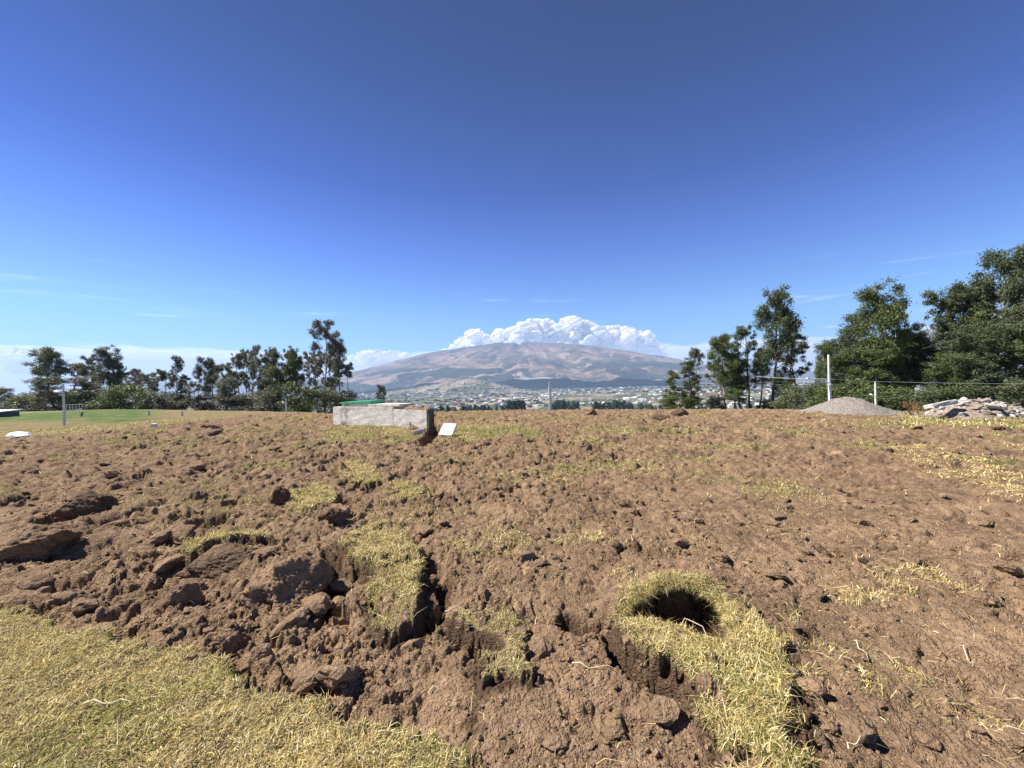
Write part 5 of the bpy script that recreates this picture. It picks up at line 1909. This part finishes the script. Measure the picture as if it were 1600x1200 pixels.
def lawn():
    P = poly([(-60, 930), (110, 985), (350, 1035), (540, 1118), (700, 1166), (760, 1215), (800, 1290), (-350, 1290), (-350, 1100)])
    x, y = inside(P, 88000)
    d = vnoise(x * 3, y * 3, 23) + 0.6 * vnoise(x * 11, y * 11, 24)
    k = d + 0.7 * vnoise(x * 27, y * 27, 29) - 0.9 * (fbm(x * 4.5, y * 4.5, 3, 28) < -0.38) > rng.uniform(-1.5, 0.7, len(x))
    x, y = x[k], y[k]
    z, gr, mo, gn, tu, la = field(x, y)
    k = la > 0.5
    x, y, z = x[k], y[k], z[k]
    gr_ = np.clip(0.08 + 0.85 * fbm(x * 1.6, y * 1.6, 3, 25) + 0.2 * fbm(x * 6, y * 6, 2, 27), 0.02, 0.85)
    L = rng.uniform(0.016, 0.046, len(x)) * (1 + 0.7 * fbm(x * 7, y * 7, 3, 26))
    blades('lawn_grass', x, y, z, L, rng.uniform(0.0022, 0.0042, len(x)), 0.95, gr_, 'short dry yellow-green turf in the near left corner', clumpy=0.35)


lawn()


def sod_grass():
    for names, cnt, Lr, lab, nm in ((('strip', 'brow', 'a', 'b', 'c'), 27000, (0.025, 0.06), 'dry yellow grass on the turf strips left of the middle', 'strip_grass'),
                                    (('mat',), 30000, (0.03, 0.075), 'tousled dry grass on the big torn sod near the hole', 'sod_grass'),
                                    (('tongue', 'j', 'k', 'l', 'o'), 10000, (0.02, 0.055), 'thin dry grass on scraps of turf in the middle', 'scrap_grass'),
                                    (('h', 'i', 'n', 'm'), 42000, (0.035, 0.10), 'pale straw combed over the soil on the right', 'combed_straw')):
        xs, ys = [], []
        area = {k: abs(0.5 * np.sum(SODP[k][:, 0] * np.roll(SODP[k][:, 1], 1) - SODP[k][:, 1] * np.roll(SODP[k][:, 0], 1))) for k in names}
        wt = {k: area[k] ** 0.75 for k in names}
        tot = sum(wt.values())
        for k in names:
            x, y = inside(SODP[k], max(400, int(cnt * wt[k] / tot)))
            xs.append(x); ys.append(y)
        x, y = np.concatenate(xs), np.concatenate(ys)
        z, gr, mo, gn, tu, la = field(x, y)
        dn = vnoise(x * 9, y * 9, 33) * 0.40 + vnoise(x * 23, y * 23, 38) * 0.35
        k = gr + dn - (0.22 if 'h' not in names else -0.22) > rng.random(len(x)) * 0.9
        if 'h' in names:
            k &= (vnoise(x * 5, y * 2.2, 34) + 0.5 * vnoise(x * 16, y * 8, 35)) > rng.uniform(-0.5, 0.7, len(x))
        x, y, z = x[k], y[k], z[k]
        L = rng.uniform(*Lr, len(x))
        g = np.clip(0.08 + 0.4 * fbm(x * 2, y * 2, 2, 36), 0.02, 0.7) * (0.25 if 'h' in names else 1)
        if 'mat' in names:
            g = np.clip(g + 0.05, 0, 0.6)
        dist = np.hypot(x, y)
        blades(nm, x, y, z + (0.006 if 'h' in names else 0), L, rng.uniform(0.0022, 0.0042, len(x)) * np.maximum(1, dist / 3.0), 1.0 if 'h' not in names else 1.35, g, lab, clumpy=0.3)


sod_grass()


def mid_grass():
    N = 250000
    ang = rng.uniform(R(-56), R(56), N)
    rad = 3.0 * (30 / 3.0) ** rng.random(N)
    x, y = rad * np.sin(ang), rad * np.cos(ang)
    k = y > 2.6
    x, y, rad = x[k], y[k], rad[k]
    z, gr, mo, gn, tu, la = field(x, y)
    tuft = vnoise(x * 3.3, y * 3.3, 43) * 0.25 + vnoise(x * 9, y * 9, 44) * 0.2
    k = (gr + tuft - 0.12 > rng.random(len(x)) * 0.95) & (la < 0.5)
    x, y, z, rad, gn, gr = x[k], y[k], z[k], rad[k], gn[k], gr[k]
    L = rng.uniform(0.03, 0.08, len(x)) * (0.8 + rad * 0.035)
    u = x / y
    by_tank = ((u > -0.50) & (u < 0.09) & (y > 11.5) & (y < 16.5))
    rightedge = (u > 0.90) & (y > 13)
    L = np.where(by_tank, L * 1.5, L)
    L = np.where(rightedge, L * 2.0, L)
    g = np.clip(0.15 + 0.35 * fbm(x * .7, y * .7, 2, 45), 0.02, 0.5)
    g = np.where(by_tank, 0.30 + 0.45 * (vnoise(x * 1.3, y * 1.3, 46) > 0.0), g)
    g = np.maximum(g, gn * 0.9)
    g = np.where(rightedge, 0.35, g)
    blades('field_grass', x, y, z, L, rng.uniform(0.0030, 0.0055, len(x)) * np.maximum(1, rad / 4.5), 0.9, g, 'half-buried dry grass scattered through the turned field', clumpy=0.4)
    # loose straws lying on the soil
    N = 9000
    ang = rng.uniform(R(-56), R(56), N)
    rad = 1.5 * (12 / 1.5) ** rng.random(N)
    x, y = rad * np.sin(ang), rad * np.cos(ang)
    z, gr, mo, gn, tu, la = field(x, y)
    k = (la < 0.3) & (vnoise(x * 1.7, y * 1.7, 47) > rng.uniform(-0.7, 0.9, N))
    x, y, z, rad = x[k], y[k], z[k] + 0.008, rad[k]
    blades('loose_straw', x, y, z, rng.uniform(0.03, 0.10, len(x)), rng.uniform(0.0018, 0.003, len(x)) * np.maximum(1, rad / 3), 1.5, 0.03 + 0 * x, 'loose pale straws lying on the bare soil')


mid_grass()


def turf_flap():
    """the curled lip of sod hanging over the dark hollow"""
    rim = [G(*p) for p in [(962, 978), (968, 956), (988, 940), (1020, 930), (1058, 929), (1098, 937), (1130, 952), (1148, 974), (1150, 1004)]]
    rim = np.array(rim)
    d = np.concatenate([[0], np.cumsum(np.hypot(*np.diff(rim, axis=0).T))])
    n_ = 150
    s = np.linspace(0, d[-1], n_)
    rx, ry = np.interp(s, d, rim[:, 0]), np.interp(s, d, rim[:, 1])
    cx, cy = G(1055, 982)
    inx, iny = cx - rx, cy - ry
    ln = np.hypot(inx, iny); inx /= ln; iny /= ln
    gz = field(rx - inx * 0.22, ry - iny * 0.22)[0]
    base = np.convolve(np.pad(gz, 12, mode='edge'), np.ones(25) / 25, 'valid')
    env = np.sin(np.linspace(0.10, math.pi - 0.10, n_)) ** 0.5
    wob = 1 + 0.45 * fbm(s * 7, s * 0, 3, 8)
    # profile from the buried outer foot, over the crest, out over the hollow and curling under
    prof = [(-0.34, -0.06), (-0.26, 0.0), (-0.19, 0.035), (-0.13, 0.065), (-0.08, 0.088), (-0.03, 0.10), (0.02, 0.10), (0.06, 0.088), (0.085, 0.070), (0.088, 0.055),
            (0.075, 0.045), (0.05, 0.04), (0.02, 0.035), (-0.02, 0.02), (-0.05, -0.03), (-0.06, -0.16), (-0.07, -0.26), (-0.07, -0.34), (-0.07, -0.40)]
    pr = np.array(prof)
    t0 = np.linspace(0, len(prof) - 1, 44)
    pa = np.interp(t0, np.arange(len(prof)), pr[:, 0]); pz = np.interp(t0, np.arange(len(prof)), pr[:, 1])
    k = len(pa)
    V = np.zeros((n_, k, 3))
    for i in range(k):
        sc_ = (env * wob) if pa[i] > -0.1 or i > 20 else (0.5 + 0.5 * env)
        V[:, i, 0] = rx + inx * pa[i] * sc_
        V[:, i, 1] = ry + iny * pa[i] * sc_
        V[:, i, 2] = base + pz[i] * (env * wob * 1.35 if pz[i] > 0 else 1)
    V[..., 0] += 0.016 * vnoise(V[..., 0] * 14, V[..., 1] * 14 + V[..., 2] * 20, 3)
    V[..., 1] += 0.012 * vnoise(V[..., 0] * 19, V[..., 1] * 13 + V[..., 2] * 20, 4)
    V[..., 2] += 0.016 * vnoise(V[..., 0] * 13, V[..., 1] * 13, 5) + 0.010 * vnoise(V[..., 0] * 40, V[..., 1] * 40, 6)
    idx = np.arange(n_ * k).reshape(n_, k)
    F = np.stack([idx[:-1, :-1], idx[1:, :-1], idx[1:, 1:], idx[:-1, 1:]], -1).reshape(-1, 4)
    me = np_mesh('sod_roll', V.reshape(-1, 3), F, True)
    md = link('sod_roll', me, M_SOIL)
    tag(md, 'curled lip of sod arching over a dark hollow near the front right of middle', 'turf')
    # its grass, thick on the lip
    n = 13000
    a = rng.integers(0, n_ - 1, n); b = (8 + 16 * rng.random(n) ** 0.8).astype(int)
    P = V[a, b] + rng.uniform(-0.007, 0.007, (n, 3))
    kp = fbm(P[:, 0] * 9, P[:, 1] * 9, 2, 12) + (b - 14) * 0.12 > rng.uniform(-0.5, 0.5, n)
    P = P[kp]; n = len(P)
    blades('roll_grass', P[:, 0], P[:, 1], P[:, 2] + 0.004, rng.uniform(0.025, 0.06, n), rng.uniform(0.0018, 0.0034, n), 1.1, np.full(n, 0.25), 'shaggy dry grass hanging over the dark hollow')
    # bleached root sticking out of the hollow
    q = at(1070, 966, 2.62)
    g0 = G(1106, 995)
    e0 = Vector((g0[0], g0[1], q.z - 0.06))
    pts = [e0, e0.lerp(q, 0.35) + Vector((0.02, 0, 0.03)), e0.lerp(q, 0.7) + Vector((0.01, 0, 0.015)), q, q + Vector((-0.05, -0.04, -0.03)), q + Vector((-0.15, -0.12, -0.10))]
    V2, F2 = tube([tuple(p) for p in pts], [0.004, 0.004, 0.0035, 0.003, 0.002, 0.0015], 6)
    o = link('root', np_mesh('root', V2, F2, True), mat_noise('bleached_root', (0.42, 0.33, 0.22), (0.6, 0.5, 0.38), 9, 0.8))
    tag(o, 'thin bleached root poking out of the dark hollow', 'root')


turf_flap()


def stems():
    """separate thick straws and twigs that stand out"""
    m = mat_noise('bleached_stem', (0.50, 0.42, 0.27), (0.68, 0.60, 0.44), 9, 0.8)
    data = [((130, 1010 + 103), (210, 1108), 0.004, 'pale crooked stem on the lawn near the left edge'), ((420, 920 + 203), (560, 1117), 0.0, None),
            ((590, 1160), (625, 1140), 0.004, 'forked pale twig at the lawn edge below the bare soil'), ((1335, 1010), (1358, 1040), 0.0035, 'straight pale stem on the soil right of the big sod'),
            ((1505, 1015), (1522, 1045), 0.003, 'thin pale stem slanting on the soil near the right edge'), ((1325, 1175), (1352, 1162), 0.003, 'short curved stem at the lower right'),
            ((895, 1042), (962, 1058), 0.003, 'flattened straw bunch on bare soil left of the torn sod'), ((988, 850), (992, 832), 0.003, 'short upright straw in mid field'),
            ((690, 928), (715, 942), 0.003, 'long straw beside the turf strip')]
    for a, b, rad, lab in data:
        if not lab:
            continue
        p, q = Vector(G(*a) + (0,)), Vector(G(*b) + (0,))
        pts = []
        for i in range(6):
            w = p.lerp(q, i / 5)
            z = float(field(np.array([w.x]), np.array([w.y]))[0][0]) + 0.02 + 0.012 * math.sin(i * 1.9)
            pts.append((w.x + random.gauss(0, .006), w.y + random.gauss(0, .006), z))
        V, F = tube(pts, [rad, rad, rad * .8, rad * .7, rad * .5, rad * .3], 6)
        o = link('straw_stem', np_mesh('straw_stem', V, F, True), m)
        tag(o, lab, 'stem')


stems()


def weeds():
    """dry brown weeds before the rubble"""
    for px, top, Yv, w, lab in ((1424, 628, 18.2, 16, 'dry brown weed clump left of the long slab'), (1438, 634, 17.4, 14, 'small dead weed at the foot of the long slab')):
        rg = np.random.default_rng(px)
        parts, cl = [], []
        d = ray(px, 650); x = d.x * Yv; z = float(zbase(x, Yv))
        H = at(px, top, Yv).z - z
        for i in range(14):
            a = rg.uniform(0, 6.28); e = np.array([math.cos(a) * 0.22, math.sin(a) * 0.22, H * rg.uniform(0.6, 1.0)])
            parts.append(tube([(0, 0, 0), e * np.array([.4, .4, .5]), e], [0.008, 0.006, 0.003], 4))
            cl.append((e, (0.08, 0.08, 0.12), 1.0))
        V, F = join(parts)
        root = empty('dry_weed', (x, Yv, z))
        mt = mat_noise('dead_weed', (0.16, 0.085, 0.045), (0.30, 0.18, 0.09), 9, 0.9)
        link('stalk', np_mesh('stalk', V, F), mt, root)
        link('seed_head', leaf_mesh('seed_head', cl, 350, 0.02, 0.05, rg), mt, root)['kind'] = 'stuff'
        tag(root, lab, 'weed')


weeds()
